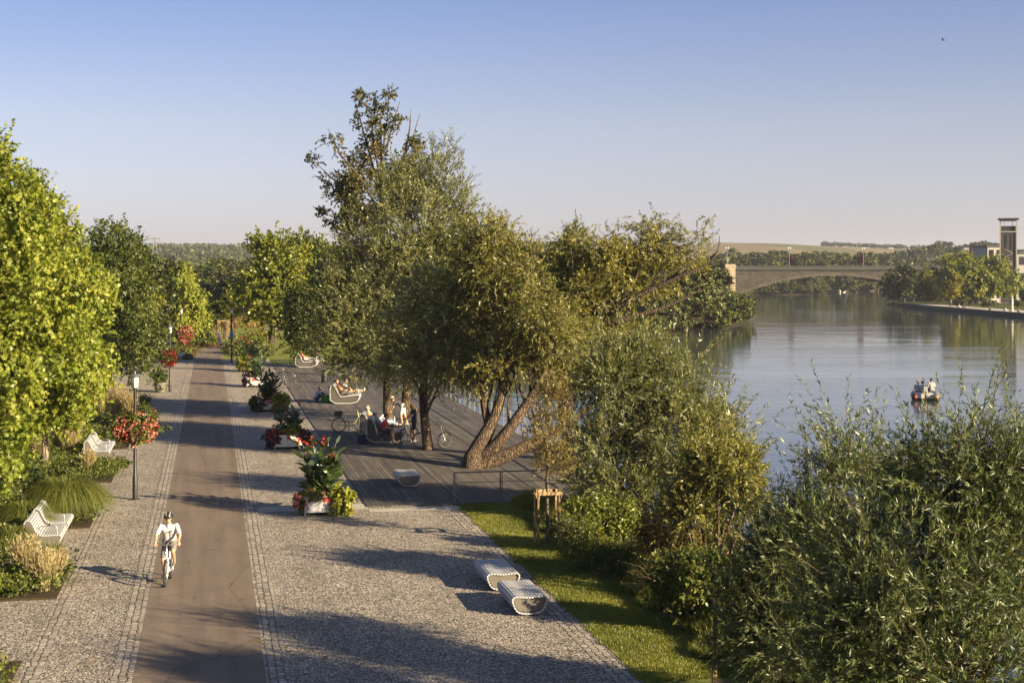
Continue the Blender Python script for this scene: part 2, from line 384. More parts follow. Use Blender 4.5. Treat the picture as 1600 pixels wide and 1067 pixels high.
leafset('grass_blade', (.09, .11, .014), (.18, .20, .026), (.30, .28, .06), trans=.4)
leafset('red_petal', (.40, .03, .02), (.52, .06, .035), (.62, .12, .07), trans=.3)
leafset('salmon_petal', (.38, .05, .04), (.50, .13, .10), (.62, .36, .29), trans=.3)
leafset('pink_petal', (.45, .10, .12), (.6, .18, .18), (.75, .4, .36), trans=.3)
leafset('crimson_petal', (.10, .006, .008), (.19, .011, .013), (.30, .03, .03), trans=.3)
leafset('white_petal', (.4, .38, .3), (.6, .56, .45), (.75, .72, .62), trans=.3)
M['white'] = paint('white painted slats', (.43, .435, .445), .38, .05)
M['white_metal'] = paint('white lacquer', (.52, .51, .50), .35, .04)
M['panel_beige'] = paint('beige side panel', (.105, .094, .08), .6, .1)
M['gap_shade'] = paint('slat gap shade', (.05, .048, .047), .7, .1)  # dark colour standing in for shade between the slats
M['panel_dark'] = paint('dark side panel', (.075, .068, .06), .55, .12)
M['black_metal'] = paint('dark lacquered metal', (.025, .024, .024), .45, .2, .3)
M['steel'] = paint('brushed steel', (.45, .44, .42), .35, .1, .9)
M['grey_metal'] = paint('grey metal', (.17, .165, .16), .45, .12, .5)
M['rubber'] = paint('rubber', (.018, .018, .018), .8, .2)
M['wood_pale'] = m_bark('pale stake wood', (.26, .17, .08), (.5, .35, .19), 5)
M['glass_opal'] = paint('opal lamp glass', (.72, .69, .60), .25, .05)
M['pot'] = paint('grey stoneware', (.16, .14, .115), .7, .2, bump=.01)
def m_stone(name, a, b, mortar, sc=(1, 1, 1), bw=1.1, bh=.5):
    n = NT(name); p = n.obj(); q = n.new('TexBrick'); q.inputs['Scale'].default_value = 1.0; q.inputs['Brick Width'].default_value = bw; q.inputs['Row Height'].default_value = bh
    q.inputs['Mortar Size'].default_value = .03; q.inputs['Color1'].default_value = (*a, 1); q.inputs['Color2'].default_value = (*b, 1); q.inputs['Mortar'].default_value = (*mortar, 1); q.inputs['Bias'].default_value = -.1
    sx = n.new('SeparateXYZ'); n.l(p, sx.inputs[0]); cx = n.new('CombineXYZ')
    n.l(n.math('ADD', sx.outputs[0], sx.outputs[1]), cx.inputs[0]); n.l(sx.outputs[2], cx.inputs[1]); n.l(cx.outputs[0], q.inputs['Vector'])
    c = n.mix(1.0, q.outputs[0], n.ramp(n.noise(p, .35, 6, .7), [(.3, (.65, .64, .62)), (.7, (1.2, 1.18, 1.15))]), 'MULTIPLY')
    n.set(c, .9, spec=.2); n.bump(q.outputs[1], -.03, .7); return n.m
M['stone'] = m_stone('bridge masonry', (.068, .06, .051), (.043, .038, .033), (.03, .028, .025))
M['ring_stone'] = m_stone('arch ring masonry', (.085, .075, .063), (.06, .053, .045), (.05, .045, .04), bw=.8, bh=2.0)
M['stone_pale'] = m_stone('pale pier masonry', (.40, .34, .25), (.28, .235, .175), (.22, .19, .15))
M['stone_dark'] = paint('weathered dark parapet', (.035, .033, .032), .9, .3, bump=.05, scale=1.5)
M['concrete'] = paint('concrete', (.36, .33, .29), .85, .12, bump=.01, scale=1.2)
M['tower_wall'] = m_stone('tower brickwork', (.085, .08, .078), (.065, .062, .06), (.05, .048, .046), bw=.5, bh=.16)
M['plaster'] = paint('pale plaster', (.27, .26, .245), .85, .06)
M['roof'] = paint('slate roof', (.06, .06, .065), .7, .2)
M['dark_glass'] = paint('dark window glass', (.02, .022, .025), .12, .1)
M['rock'] = paint('pale rock', (.42, .37, .31), .9, .25, bump=.04, scale=4)
# ---------------------------------------------------------------- setting: ground, river, paving, deck
RIVER = np.array([(16, -60), (15.6, 0), (12.2, 14), (5.6, 48), (2.4, 66), (-3.2, 92), (-9.5, 122), (-11, 145), (-6, 175), (6, 205), (22, 232), (36.4, 242), (42, 262), (50, 330), (66.5, 452), (80, 520), (95, 585), (124, 590), (134, 640), (150, 705), (182, 708), (182, 640), (150, 560), (123, 470), (103, 408), (100.5, 380), (101.5, 294), (112, 200), (126, 100), (140, 0), (150, -60)], float)
WATER_Z = -1.6
def river_sd(X, Y):
    """signed distance to the river outline, negative inside"""
    P = np.stack([X.ravel(), Y.ravel()], -1); best = np.full(len(P), 1e9); ins = np.zeros(len(P), bool)
    A = RIVER; B = np.roll(RIVER, -1, 0)
    for a, b in zip(A, B):
        d = b-a; u = np.clip(((P-a) @ d)/(d @ d), 0, 1)
        best = np.minimum(best, np.linalg.norm(P-(a+u[:, None]*d), axis=1))
        c = ((a[1] > P[:, 1]) != (b[1] > P[:, 1])) & (P[:, 0] < (b[0]-a[0])*(P[:, 1]-a[1])/(b[1]-a[1]+1e-12)+a[0])
        ins ^= c
    return (np.where(ins, -best, best)).reshape(X.shape)
SKY_A = [-3000, 0, 210, 300, 390, 600, 800, 900, 1130, 1215, 1300, 1440, 1500, 1600, 2600, 6000]
SKY_Y = [395, 395, 395, 394, 396, 396, 393, 390, 379, 380, 385, 391, 389, 389, 390, 400]
def ground_h(X, Y):
    X = np.asarray(X, float); Y = np.asarray(Y, float)
    sd = river_sd(X, Y)
    bank = np.interp(sd, [-8, 0, 1.2, 5.2, 6.5, 9], [-4.5, -1.75, -1.25, -.12, -.05, -.05])
    a = np.where(Y > 50, X/np.maximum(Y, 50)*F_PX+800, 800)
    tgt = EYE+(HOR-np.interp(a, SKY_A, SKY_Y))/F_PX*1700
    hill = tgt*np.clip((Y-760)/940, 0, 1)**1.12
    # nearer rise on the right bank, under the houses
    hill = np.maximum(hill, 19*np.exp(-((X-320)/95)**2)*np.clip((Y-640)/260, 0, 1)*np.clip((1700-Y)/500, 0, 1))
    bank = np.where((X > 90) & (Y < 420) & (sd > 0), np.minimum(bank, -.75), bank)      # low right bank
    und = 1.5*np.sin(X*.021+1)*np.sin(Y*.013)*np.clip((Y-800)/400, 0, 1)
    return bank+np.where(sd > 10, np.maximum(hill+und, 0), 0)
def gh(x, y): return float(ground_h(np.array([x]), np.array([y]))[0])
def grid_axis(parts):
    out = []
    for a, b, st_ in parts: out.append(np.arange(a, b, st_))
    return np.concatenate(out)
gx = grid_axis([(-4000, -800, 320), (-800, -120, 40), (-120, -30, 6), (-30, 40, 1.0), (40, 190, 2.0), (190, 500, 10), (500, 1400, 45), (1400, 5001, 360)])
gy = grid_axis([(-400, -60, 40), (-60, 130, 1.4), (130, 260, 2.2), (260, 720, 5), (720, 1800, 18), (1800, 2400, 60), (2400, 9001, 600)])
GX, GY = np.meshgrid(gx, gy, indexing='ij')
GZ = ground_h(GX, GY)
ni, nj = GX.shape
ii, jj = np.meshgrid(np.arange(ni-1), np.arange(nj-1), indexing='ij')
GF = np.stack([ii*nj+jj, (ii+1)*nj+jj, (ii+1)*nj+jj+1, ii*nj+jj+1], -1).reshape(-1, 4)
tag(arrays_mesh('ground', [(np.stack([GX, GY, GZ], -1).reshape(-1, 3), GF, None, 0)], M['ground'], smooth=True), kind='structure')
def sheet(name, poly, z, mat, thick=0.0, kind='structure'):
    b = MB()
    if thick: b.prism([p[:2] for p in poly], 'z', z-thick, z)
    else: b.add([(p[0], p[1], z) for p in poly], [tuple(range(len(poly)))])
    return tag(b.build(name, mat), kind=kind)
def stq(s0, s1, t0, t1): return [st(s0, t0), st(s0, t1), st(s1, t1), st(s1, t0)]
w = MB(); w.add([(-60, -80, WATER_Z), (260, -80, WATER_Z), (260, 730, WATER_Z), (-60, 730, WATER_Z)], [(0, 1, 2, 3)])
tag(w.build('river_water', M['water']), kind='structure')
cob = MB()
for q in (stq(-8, 47.2, -1.42-14, 7.8), stq(47.2, 129, -16, 4.9)):
    cob.add([(p[0], p[1], 0) for p in q], [(0, 1, 2, 3)])
tag(cob.build('cobble_paving', M['setts']), kind='structure')
br = MB()
for s0, s1, t0, t1 in ((-8, 129, -1.86, -1.42), (-8, 129, 1.0, 1.44), (-8, 46.2, 7.3, 7.8), (-8, 35.4, -3.5, -3.14), (35.4, 48.7, -3.5, -3.14), (54.6, 90.5, -3.5, -3.14), (48.2, 122, 4.5, 4.9)):
    br.add([(p[0], p[1], .004) for p in stq(s0, s1, t0, t1)], [(0, 1, 2, 3)])
tag(br.build('paving_border_rows', M['row_setts']), kind='structure')
sl = MB()
for k in range(5): sl.add([(p[0], p[1], .006) for p in stq(46.9, 47.95, 1.47+k*.69, 1.47+k*.69+.67)], [(0, 1, 2, 3)])
sl.add([(p[0], p[1], .006) for p in stq(46.25, 46.85, 4.9, 7.8)], [(0, 1, 2, 3)])
tag(sl.build('paving_slabs', M['concrete']), kind='structure')
ap = MB(); L1 = [st(-8, -1.42), st(-8, 1.0), st(146, 1.0)]
ctr = [st(146, -.21), (-29.3, 152, 0), (-29.0, 165, 0), (-30.2, 182, 0), (-32.5, 205, 0), (-37, 240, 0)]
Lf, Rt = [st(-8, -1.42), st(146, -1.42)], [st(-8, 1.0), st(146, 1.0)]
for i in range(1, len(ctr)):
    a = Vector(ctr[i])-Vector(ctr[i-1]); nn = Vector((a.y, -a.x, 0)).normalized()*1.35
    Lf.append(tuple(Vector(ctr[i])-nn)); Rt.append(tuple(Vector(ctr[i])+nn))
for i in range(len(Lf)-1):
    ap.add([(p[0], p[1], .008) for p in (Lf[i], Rt[i], Rt[i+1], Lf[i+1])], [(0, 1, 2, 3)])
tag(ap.build('asphalt_path', M['asphalt']), kind='structure')
# lawn strip with the grass growing on it
lawn_poly = [st(-8, 7.8), st(-8, 11), st(30, 10.6), st(38, 10.4), st(47, 11), st(47, 7.8)]
lv = []
tag(sheet('lawn', lawn_poly, .012, M['lawn']), kind='structure')
tag(sheet('far_lawn', [st(129, -34), st(129, 13.2), st(150, 13), st(176, 20), st(235, 40), st(240, -60)], -.03, M['lawn']), kind='structure')
# timber deck
dk = MB(); dk.prism([p[:2] for p in stq(47.25, 122, 4.9, 14.0)], 'z', -.22, .03)
tag(dk.build('timber_deck', M['deck']), kind='structure')
dj = MB()
for t0 in (7.9, 10.9):
    dj.add([(p[0], p[1], .034) for p in stq(47.3, 121.9, t0, t0+.10)], [(0, 1, 2, 3)])
tag(dj.build('deck_drain_strips', M['stone_dark']), kind='structure')
# planting beds on the left
beds = MB()
for s0, s1, t0, t1 in ((35.4, 39.4, -16, -3.5), (39.4, 45.0, -16, -5.35), (45.0, 48.7, -16, -3.5), (48.7, 54.6, -16, -6.3), (54.6, 59.2, -16, -3.5), (59.2, 64.8, -16, -5.35), (64.8, 90.5, -16, -3.5)):
    beds.prism([p[:2] for p in stq(s0+.004, s1-.004, t0, t1)], 'z', -.1, .05)
tag(beds.build('planting_bed_soil', M['soil']), kind='structure')

# ---------------------------------------------------------------- foliage
SHAPES = {
    'lance': [(0, 0), (.38, .5), (1, 0), (.38, -.5)],
    'oval': [(0, 0), (.3, .46), (.72, .36), (1, 0), (.72, -.36), (.3, -.46)],
    'lobed': [(0, 0), (.08, .5), (.34, .26), (.62, .52), (.66, .17), (1, 0), (.66, -.17), (.62, -.52), (.34, -.26), (.08, -.5)],
}
def rand_dirs(rng, n): return nrm(rng.normal(size=(n, 3)))
def leaf_arrays(rng, P, D, size, width, shape, tone, roll=1.0, face_up=.35, O=None):
    """one leaf per base point P along unit direction D"""
    n = len(P); sh = np.array(SHAPES[shape]); k = len(sh)
    N = nrm(rng.normal(size=(n, 3))*roll+np.array((0, 0, face_up)))
    if O is not None: N = nrm(N*.75+O*.8)          # blades turn their faces out of the crown
    Wd = nrm(np.cross(D, N)); N = np.cross(Wd, D)
    S = size*(rng.uniform(.7, 1.25, n))[:, None]; Wl = S*(width/size)
    V = np.empty((n, k, 3), np.float32)
    curl = rng.uniform(-.25, .05, (n, 1))
    for i, (u, v) in enumerate(sh):
        V[:, i] = P+D*S*u+Wd*Wl*v+N*(S*curl*u*u+Wl*abs(v)*.35)
    return V.reshape(-1, 3), np.arange(n*k).reshape(n, k), tone
def twigs(rng, P, D, L, m, leaf, width, shape, spread, droop, tone, lo=.1, face_up=.35, O=None):
    """m leaves along each twig P + D*L with a gravity bend"""
    n = len(P); u = (np.linspace(lo, 1, m)[None]+rng.uniform(-.06, .06, (n, m)))[..., None]
    g = np.array((0, 0, -1.0))
    Q = P[:, None]+D[:, None]*L[:, None, None]*u+g*(droop*L[:, None, None]*u**2)
    T = nrm(D[:, None]+g*(2*droop*u))
    Wp = nrm(np.cross(T, rng.normal(size=(n, m, 3))))
    sp = spread*rng.uniform(.5, 1.3, (n, m, 1))
    LD = nrm(T*np.cos(sp)+Wp*np.sin(sp)+g*droop*.4)
    tn = np.clip(np.repeat(tone, m)+rng.normal(0, .15, n*m), 0, 1)
    return leaf_arrays(rng, Q.reshape(-1, 3), LD.reshape(-1, 3), leaf, width, shape, tn, face_up=face_up, O=None if O is None else np.repeat(O, m, 0))
def twig_stems(P, D, L, droop, r):
    """thin three sided stems for many twigs at once"""
    n = len(P); us = np.array((0, .5, 1.0)); g = np.array((0, 0, -1.0)); V = np.empty((n, 9, 3), np.float32)
    a = nrm(np.cross(D, np.array((.3, .5, .81)))); b = np.cross(D, a)
    for i, u in enumerate(us):
        c = P+D*L[:, None]*u+g*(droop*L[:, None]*u*u); rr = r*(1-.75*u)
        for j in range(3):
            an = 2.094*j; V[:, i*3+j] = c+rr*(math.cos(an)*a+math.sin(an)*b)
    f = np.array([(i*3+j, i*3+(j+1) % 3, (i+1)*3+(j+1) % 3, (i+1)*3+j) for i in range(2) for j in range(3)])
    return V.reshape(-1, 3), (f[None]+(np.arange(n)*9)[:, None, None]).reshape(-1, 4), None
def clump_points(rng, blobs, n, shell=3.2, low_cut=None):
    B = np.array(blobs, float); wgt = (B[:, 3]*B[:, 4]*B[:, 5])**(2/3); wgt /= wgt.sum()
    k = rng.choice(len(B), n, p=wgt); d = rand_dirs(rng, n); r = rng.uniform(0, 1, n)**(1/shell)
    # uneven outline: lobes, hollows and a few stray sprays beyond the edge
    ph = rng.uniform(0, 6.28, (len(B), 4)); fr = rng.integers(2, 5, (len(B), 2)); az = np.arctan2(d[:, 1], d[:, 0])
    lob = 1+.13*np.sin(fr[k, 0]*az+ph[k, 0]+2.5*d[:, 2])+.10*np.sin(fr[k, 1]*2*d[:, 2]+ph[k, 1]+az)
    r = r*lob*np.where(rng.uniform(0, 1, n) < .10, rng.uniform(1.05, 1.32, n), 1.0)
    return B[k, :3]+d*r[:, None]*B[k, 3:6], nrm(d*B[k, 3:6]), k
def crown_parts(rng, blobs, n_clump, r_clump, n_twig, m_leaf, twig_len, leaf, width, shape='oval', spread=.9, droop=.15, up=.25, stems=0.0, shell=3.2, out=.7, tone_var=.22, tone_mid=.48, face_up=.35):
    C, O, k = clump_points(rng, blobs, n_clump, shell)
    ct = np.clip(tone_mid+rng.normal(0, tone_var, n_clump), 0, 1)
    Pn = n_clump*n_twig
    base = np.repeat(C, n_twig, 0)+rand_dirs(rng, Pn)*(r_clump*rng.uniform(0, 1, Pn)**(1/2))[:, None]
    D = nrm(np.repeat(O, n_twig, 0)*out+rng.normal(size=(Pn, 3))*.55+np.array((0, 0, up)))
    L = twig_len*rng.uniform(.55, 1.3, Pn)
    parts = [(*twigs(rng, base, D, L, m_leaf, leaf, width, shape, spread, droop, np.repeat(ct, n_twig), face_up=face_up, O=np.repeat(O, n_twig, 0)), 0)]
    if stems: parts.append((*twig_stems(base, D, L, droop, stems), 1))
    return C, parts
def bez(a, b, c, n=7):
    u = np.linspace(0, 1, n)[:, None]; a, b, c = map(np.asarray, (a, b, c))
    return (1-u)**2*a+2*u*(1-u)*b+u*u*c
def limb_parts(rng, trunk, C, n, r0, frac=(.35, .95)):
    """curved limbs from points on the trunk out to clump centres"""
    parts = []; T = np.asarray(trunk, float)
    for c in C[rng.choice(len(C), min(n, len(C)), replace=False)]:
        u = rng.uniform(*frac); q = u*(len(T)-1); i = min(int(q), len(T)-2); s = T[i]+(T[i+1]-T[i])*(q-i)
        if s[2] > c[2]-.2: s = T[max(0, i-1)]
        mid = (s+c)/2+np.array((0, 0, .12*np.linalg.norm(c-s)))+rng.normal(0, .06, 3)*np.linalg.norm(c-s)
        P = bez(s, mid, c, 7); V, Fq = tube_np(P, np.linspace(r0, r0*.25, 7)*rng.uniform(.6, 1.1), 6); parts.append((V, Fq, None, 0))
    return parts
def tree(name, label, cat, base, trunks, blobs, leafmat_, bark, seed, limbs=14, limb_r=.07, group=None, crown_name='crown', extra=(), margin=.45, more=(), **kw):
    """trunks: list of (points, radii) and blobs, both in world coordinates"""
    rng = np.random.default_rng(seed); b = np.array(base, float)
    root = empty(name, tuple(b), 0, label, cat, group)
    mg = margin*(kw['r_clump']+kw['twig_len'])      # sprays reach past the clump centres
    BL = [(x-b[0], y-b[1], z-b[2], max(rx-mg, rx*.35), max(ry-mg, ry*.35), max(rz-mg, rz*.35)) for x, y, z, rx, ry, rz in blobs]
    C, parts = crown_parts(rng, BL, **kw)
    tp = []
    for P, r in trunks:
        P = np.asarray(P, float)-b
        u = np.linspace(0, 1, len(P)); uu = np.linspace(0, 1, max(9, len(P)*3))
        Pi = np.stack([np.interp(uu, u, P[:, i]) for i in range(3)], -1)
        for _ in range(2): Pi[1:-1] = (Pi[:-2]+2*Pi[1:-1]+Pi[2:])/4
        Ri = np.interp(uu, u, r)*(1+rng.normal(0, .03, len(uu)))
        tp.append((*tube_np(Pi, Ri, 10), None, 0))
        if limbs: tp += limb_parts(rng, Pi, C, max(2, limbs//len(trunks)), limb_r)
    for P, r in extra:
        P = np.asarray(P, float)-b; tp.append((*tube_np(P, r, 7), None, 0))
    arrays_mesh('trunk', tp, bark, root, smooth=True)
    arrays_mesh(crown_name, parts+list(more), [leafmat_, M['twig']], root)
    return root
def pb(D, specs):
    """blobs given as seen: (px, py, rx px, ry px, depth offset, depth radius in metres)"""
    out = []
    for px, py, rx, ry, dy, rd in specs:
        d = D+dy; k = d/F_PX
        out.append((*pt(px, py, d), rx*k, rd, ry*k))
    return out
def straight(base, top, r0, r1, lean=(0, 0), n=5):
    P = [np.array(base)+(np.array(top)-np.array(base))*u+np.array((lean[0]*math.sin(u*3.1), lean[1]*math.sin(u*3.1), 0)) for u in np.linspace(0, 1, n)]
    return (P, list(np.linspace(r0, r1, n)))

# left: two broad leaved trees beside the planting beds
D = 45.0; b0 = pt(-75, 800, D); b0[2] = .05
tree('plane_tree', 'nearest yellow-green broad-leaved tree filling the left edge of the photo', 'tree', b0,
     [straight(b0, pt(-60, 330, D), .17, .06, (.15, .1))],
     pb(D, [(-70, 420, 115, 170, 0, 2.4), (-40, 330, 68, 115, 0, 1.6), (20, 345, 65, 75, -.6, 1.6), (60, 470, 95, 110, .3, 2.0), (-10, 600, 110, 110, -.5, 2.3), (70, 580, 95, 100, 0, 1.9), (-70, 700, 95, 60, 0, 1.6), (-5, 700, 58, 75, -1.0, 1.3), (-12, 285, 34, 85, 0, .9), (40, 310, 34, 60, -.3, .9)]),
     M['plane_leaf'], M['bark_pale'], 11, limbs=26, limb_r=.05, group='broad-leaved trees along the left beds',
     margin=.35, n_clump=820, r_clump=.42, n_twig=8, m_leaf=9, twig_len=.55, leaf=.125, width=.125, shape='lobed', spread=1.1, droop=.12, up=.35, shell=3.0, tone_var=.13, stems=.006)
D = 56.0; b0 = pt(70, 735, D); b0[2] = .05
tree('plane_tree', 'second yellow-green broad-leaved tree, behind the nearest one on the left', 'tree', b0,
     [straight(b0, pt(62, 330, D), .15, .05, (.1, .1))],
     pb(D, [(50, 470, 90, 120, 0, 2.3), (48, 340, 42, 80, 0, 1.3), (85, 390, 46, 70, 0, 1.3), (120, 450, 54, 80, 0, 1.6), (120, 530, 58, 80, -.3, 1.9), (60, 590, 82, 85, -.5, 2.0), (138, 580, 34, 40, -.6, 1.2), (90, 620, 60, 50, -1, 1.4)]),
     M['plane_leaf'], M['bark_pale'], 12, limbs=24, limb_r=.05, group='broad-leaved trees along the left beds',
     margin=.35, n_clump=700, r_clump=.46, n_twig=8, m_leaf=9, twig_len=.6, leaf=.135, width=.135, shape='lobed', spread=1.1, droop=.12, up=.35, shell=3.0, tone_var=.13, stems=.006)
# left park trees further back
def park_tree(name, label, px, base_py, D, specs, leaf_key, seed, n_clump=260, leaf=.34, tr=.2, shape='oval', bark='bark_dark', group=None, **kw):
    b = pt(px, 600, D); b[2] = gh(b[0], b[1])
    top = pt(specs[0][0], specs[0][1], D)
    k = dict(r_clump=.055*D**.55, n_twig=6, m_leaf=8, twig_len=.8, spread=1.0, droop=.12, up=.3, shell=3.0)
    k.update(kw); k.setdefault('margin', .2); leaf *= .68; n_clump = int(n_clump*1.25)
    return tree(name, label, 'tree', b, [straight(b, top, tr, tr*.35, (.1, 0))], pb(D, specs), M[leaf_key], M[bark], seed, limbs=12, group=group, n_clump=n_clump, leaf=leaf, width=leaf*.72, shape=shape, **k)
park_tree('lime_tree', 'dark green round-topped tree just right of the left broad-leaved pair', 168, 600, 92, [(178, 430, 45, 75, 0, 3.2), (182, 385, 36, 32, 0, 2.2), (205, 470, 34, 60, 0, 2.4), (165, 520, 45, 70, 0, 2.8), (215, 540, 32, 50, -1, 2)], 'mid_leaf', 21, n_clump=420, leaf=.26, tone_mid=.33, r_clump=.7)
park_tree('pine_tree', 'dark pine in front of the pylon, left of the yellow-green tree', 232, 560, 112, [(232, 430, 36, 24, 0, 2), (226, 462, 42, 28, -1, 2.2), (243, 498, 28, 34, 0, 2), (205, 450, 25, 40, 0, 1.8), (225, 530, 30, 32, 0, 2.0)], 'dark_leaf', 22, n_clump=300, leaf=.34, r_clump=.7)
park_tree('maple_tree', 'small tree turning orange-yellow, half hidden beside the dark pine', 203, 560, 98, [(214, 460, 22, 30, 0, 1.4), (228, 475, 20, 22, 0, 1.2)], 'gold_leaf', 23, n_clump=46, leaf=.24, r_clump=.5)
park_tree('lime_tree', 'bright yellow-green tree in the middle of the far lawn, left of the path', 296, 530, 150, [(290, 482, 30, 45, 0, 2.6), (282, 440, 14, 25, 0, 1.4), (308, 492, 22, 26, 0, 1.8)], 'plane_leaf', 24, n_clump=190, leaf=.36, tone_mid=.6, r_clump=.6)
park_tree('chestnut_tree', 'tall airy green tree with a bare trunk on the far lawn right of the path', 424, 540, 150, [(422, 440, 52, 60, 0, 4), (420, 385, 34, 28, 0, 2.4), (455, 420, 34, 48, 0, 3), (395, 470, 34, 38, 0, 2.6), (440, 490, 38, 28, 0, 2.6)], 'lime_leaf', 25, n_clump=300, leaf=.42, tr=.38, tone_mid=.36, r_clump=.8, shell=2.2)
park_tree('lime_tree', 'pale olive tree right behind the bare-trunked tree of the far lawn', 480, 540, 165, [(476, 430, 34, 60, 0, 3), (505, 400, 30, 30, 0, 2.4), (466, 385, 14, 24, 0, 1.5)], 'far_light_leaf', 26, n_clump=220, leaf=.42, tone_mid=.55)
park_tree('alder_tree', 'dark shadowy tree at the far left end of the deck, left of the willow mass', 492, 560, 118, [(500, 480, 56, 62, 0, 3.4), (470, 500, 34, 46, 0, 2.5), (520, 430, 40, 40, 0, 2.5), (470, 530, 26, 28, -.5, 2)], 'mid_leaf', 27, n_clump=430, leaf=.26, tone_mid=.14, r_clump=.7)
# tall sparse maple behind the willows
rng0 = np.random.default_rng(5)
D = 105.0; b0 = pt(592, 600, D); b0[2] = -.05; mrng = np.random.default_rng(6)
mlimb = []
def mb_(pts, r0, r1): 
    P = np.array([pt(x, y, D+dz) for x, y, dz in pts]); u = np.linspace(0, 1, 3*len(P)); k = np.linspace(0, 1, len(P))
    Pi = np.stack([np.interp(u, k, P[:, i]) for i in range(3)], -1); Pi[1:-1] = (Pi[:-2]+2*Pi[1:-1]+Pi[2:])/4
    mlimb.append((Pi, np.linspace(r0, r1, len(Pi))))
    bare = pts[-1][0] > 612; e_ = int(len(Pi)*.62) if bare else len(Pi)
    mblob.extend([(*(q+mrng.normal(0, .25, 3)), .8, .8, .7) for q in Pi[4:e_:2]])
mblob = []
for pts in ([(592, 400, 0), (560, 370, 1), (520, 352, 1), (488, 322, 1)], [(590, 380, 0), (560, 320, 0), (520, 280, 0), (483, 245, 0)], [(592, 330, 0), (565, 280, -1), (530, 240, -1), (512, 200, -1)], [(592, 300, 0), (575, 230, 1), (560, 180, 1), (553, 148, 1)],
            [(593, 290, 0), (600, 220, 0), (606, 180, 0), (607, 140, 0)], [(593, 320, 0), (625, 260, 0), (645, 215, 0), (656, 178, 0)], [(595, 300, 0), (640, 250, 0), (665, 222, 1), (676, 208, 1)], [(593, 270, 0), (580, 210, 0), (585, 175, 0), (590, 150, 0)], [(593, 340, 0), (640, 300, 0), (668, 280, 0)], [(603, 235, 0), (615, 190, 0), (625, 158, 0)], [(630, 250, 0), (640, 205, 0), (642, 172, 0)]):
    mb_(pts, .10, .014)
tree('maple_tree', 'tall sparse maple with bare twigs at the top, rising behind the willows', 'tree', b0, [straight(b0, pt(594, 175, D), .34, .04, (.2, .2))],
     pb(D, [(560, 270, 26, 40, 0, 1.4), (590, 250, 22, 50, 0, 1.3), (620, 300, 36, 36, 0, 1.6), (560, 340, 44, 38, 0, 1.8), (525, 290, 24, 26, 0, 1.1), (502, 248, 14, 14, 0, .7), (520, 222, 10, 18, 0, .7), (560, 190, 12, 26, 0, .8), (592, 200, 14, 30, 0, .8), (650, 240, 14, 16, 0, .8), (505, 330, 16, 10, 0, .7), (540, 365, 24, 20, 0, 1.1), (545, 300, 28, 40, 0, 1.4)])+mblob,
     M['maple_leaf'], M['bark'], 31, limbs=14, limb_r=.05, extra=mlimb, n_clump=420, r_clump=.36, n_twig=5, m_leaf=7, twig_len=.55, leaf=.17, width=.155, shape='lobed', spread=1.1, droop=.2, up=.3, stems=.012, shell=2.0, tone_mid=.45, tone_var=.2)
# the deck willows
D = 74.5; b0 = np.array(at(606, 656, .03))
c0 = b0+np.array((.85, .4, 0))
tree('willow_tree', 'tall dark olive willow with twin trunks growing through the deck', 'tree', b0,
     [([b0, b0+np.array((-.05, 0, 2)), pt(612, 500, D), pt(640, 330, D)], [.26, .2, .17, .06]), ([c0, c0+np.array((.1, 0, 2.2)), pt(645, 480, D+.4), pt(685, 300, D+.4)], [.27, .2, .16, .05])],
     pb(D, [(640, 350, 76, 100, .5, 2.6), (692, 330, 46, 100, .5, 2.0), (590, 450, 92, 95, 0, 3.0), (560, 530, 78, 66, -.5, 2.8), (680, 460, 85, 95, 0, 3), (630, 290, 40, 50, 1, 1.5), (640, 545, 100, 58, -1, 3), (722, 400, 36, 66, .5, 1.8), (540, 480, 36, 56, 0, 1.8), (700, 500, 60, 60, 0, 2)]),
     M['willow_leaf'], M['bark'], 41, limbs=26, limb_r=.07, group='willows on the riverside deck', margin=.22, n_clump=1050, r_clump=.6, n_twig=9, m_leaf=12, twig_len=.8, leaf=.19, width=.05, shape='lance', spread=.7, droop=.06, up=.55, stems=.006, tone_mid=.42, tone_var=.17)
D = 62.8; b0 = np.array(at(669, 703, .03))
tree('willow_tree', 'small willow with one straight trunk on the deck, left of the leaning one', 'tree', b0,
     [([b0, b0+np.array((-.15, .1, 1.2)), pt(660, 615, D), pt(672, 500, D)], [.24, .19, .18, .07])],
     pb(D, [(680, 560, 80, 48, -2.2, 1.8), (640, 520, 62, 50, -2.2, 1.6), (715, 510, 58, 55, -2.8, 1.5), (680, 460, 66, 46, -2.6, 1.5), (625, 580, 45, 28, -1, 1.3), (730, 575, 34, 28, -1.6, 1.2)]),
     M['lightened_willow_leaf'], M['bark'], 42, limbs=26, limb_r=.055, group='willows on the riverside deck', margin=.22, face_up=.5, n_clump=380, r_clump=.55, n_twig=8, m_leaf=11, twig_len=.7, leaf=.165, width=.044, shape='lance', spread=.7, droop=.12, up=.35, stems=.006, tone_mid=.58, tone_var=.15)
D = 57.0; b0 = np.array(at(740, 730, .03))
lean = [([b0+np.array((.0, .05, -.5)), b0+np.array((-.04, 0, .1)), pt(741, 712, D), pt(758, 681, D+.1), pt(775, 647, D+.2), pt(788, 605, D+.3), pt(798, 530, D+.4), pt(790, 420, D+.5)], [.52, .46, .38, .30, .20, .15, .11, .05]),
        ([pt(752, 715, D-.1), pt(770, 702, D-.15), pt(798, 668, D-.2), pt(832, 618, D-.1), pt(857, 578, D), pt(882, 515, D)], [.27, .25, .22, .18, .15, .08]),
        ([b0+np.array((-.1, -.05, -.15)), pt(762, 722, D-.3), pt(803, 707, D-.3), pt(840, 688, D-.2), pt(890, 660, D), pt(935, 625, D+.2)], [.30, .29, .26, .21, .16, .10]),
        ([pt(766, 668, D+.2), pt(760, 650, D+.4), pt(754, 622, D+.5), pt(760, 540, D+.5)], [.2, .17, .14, .07])]
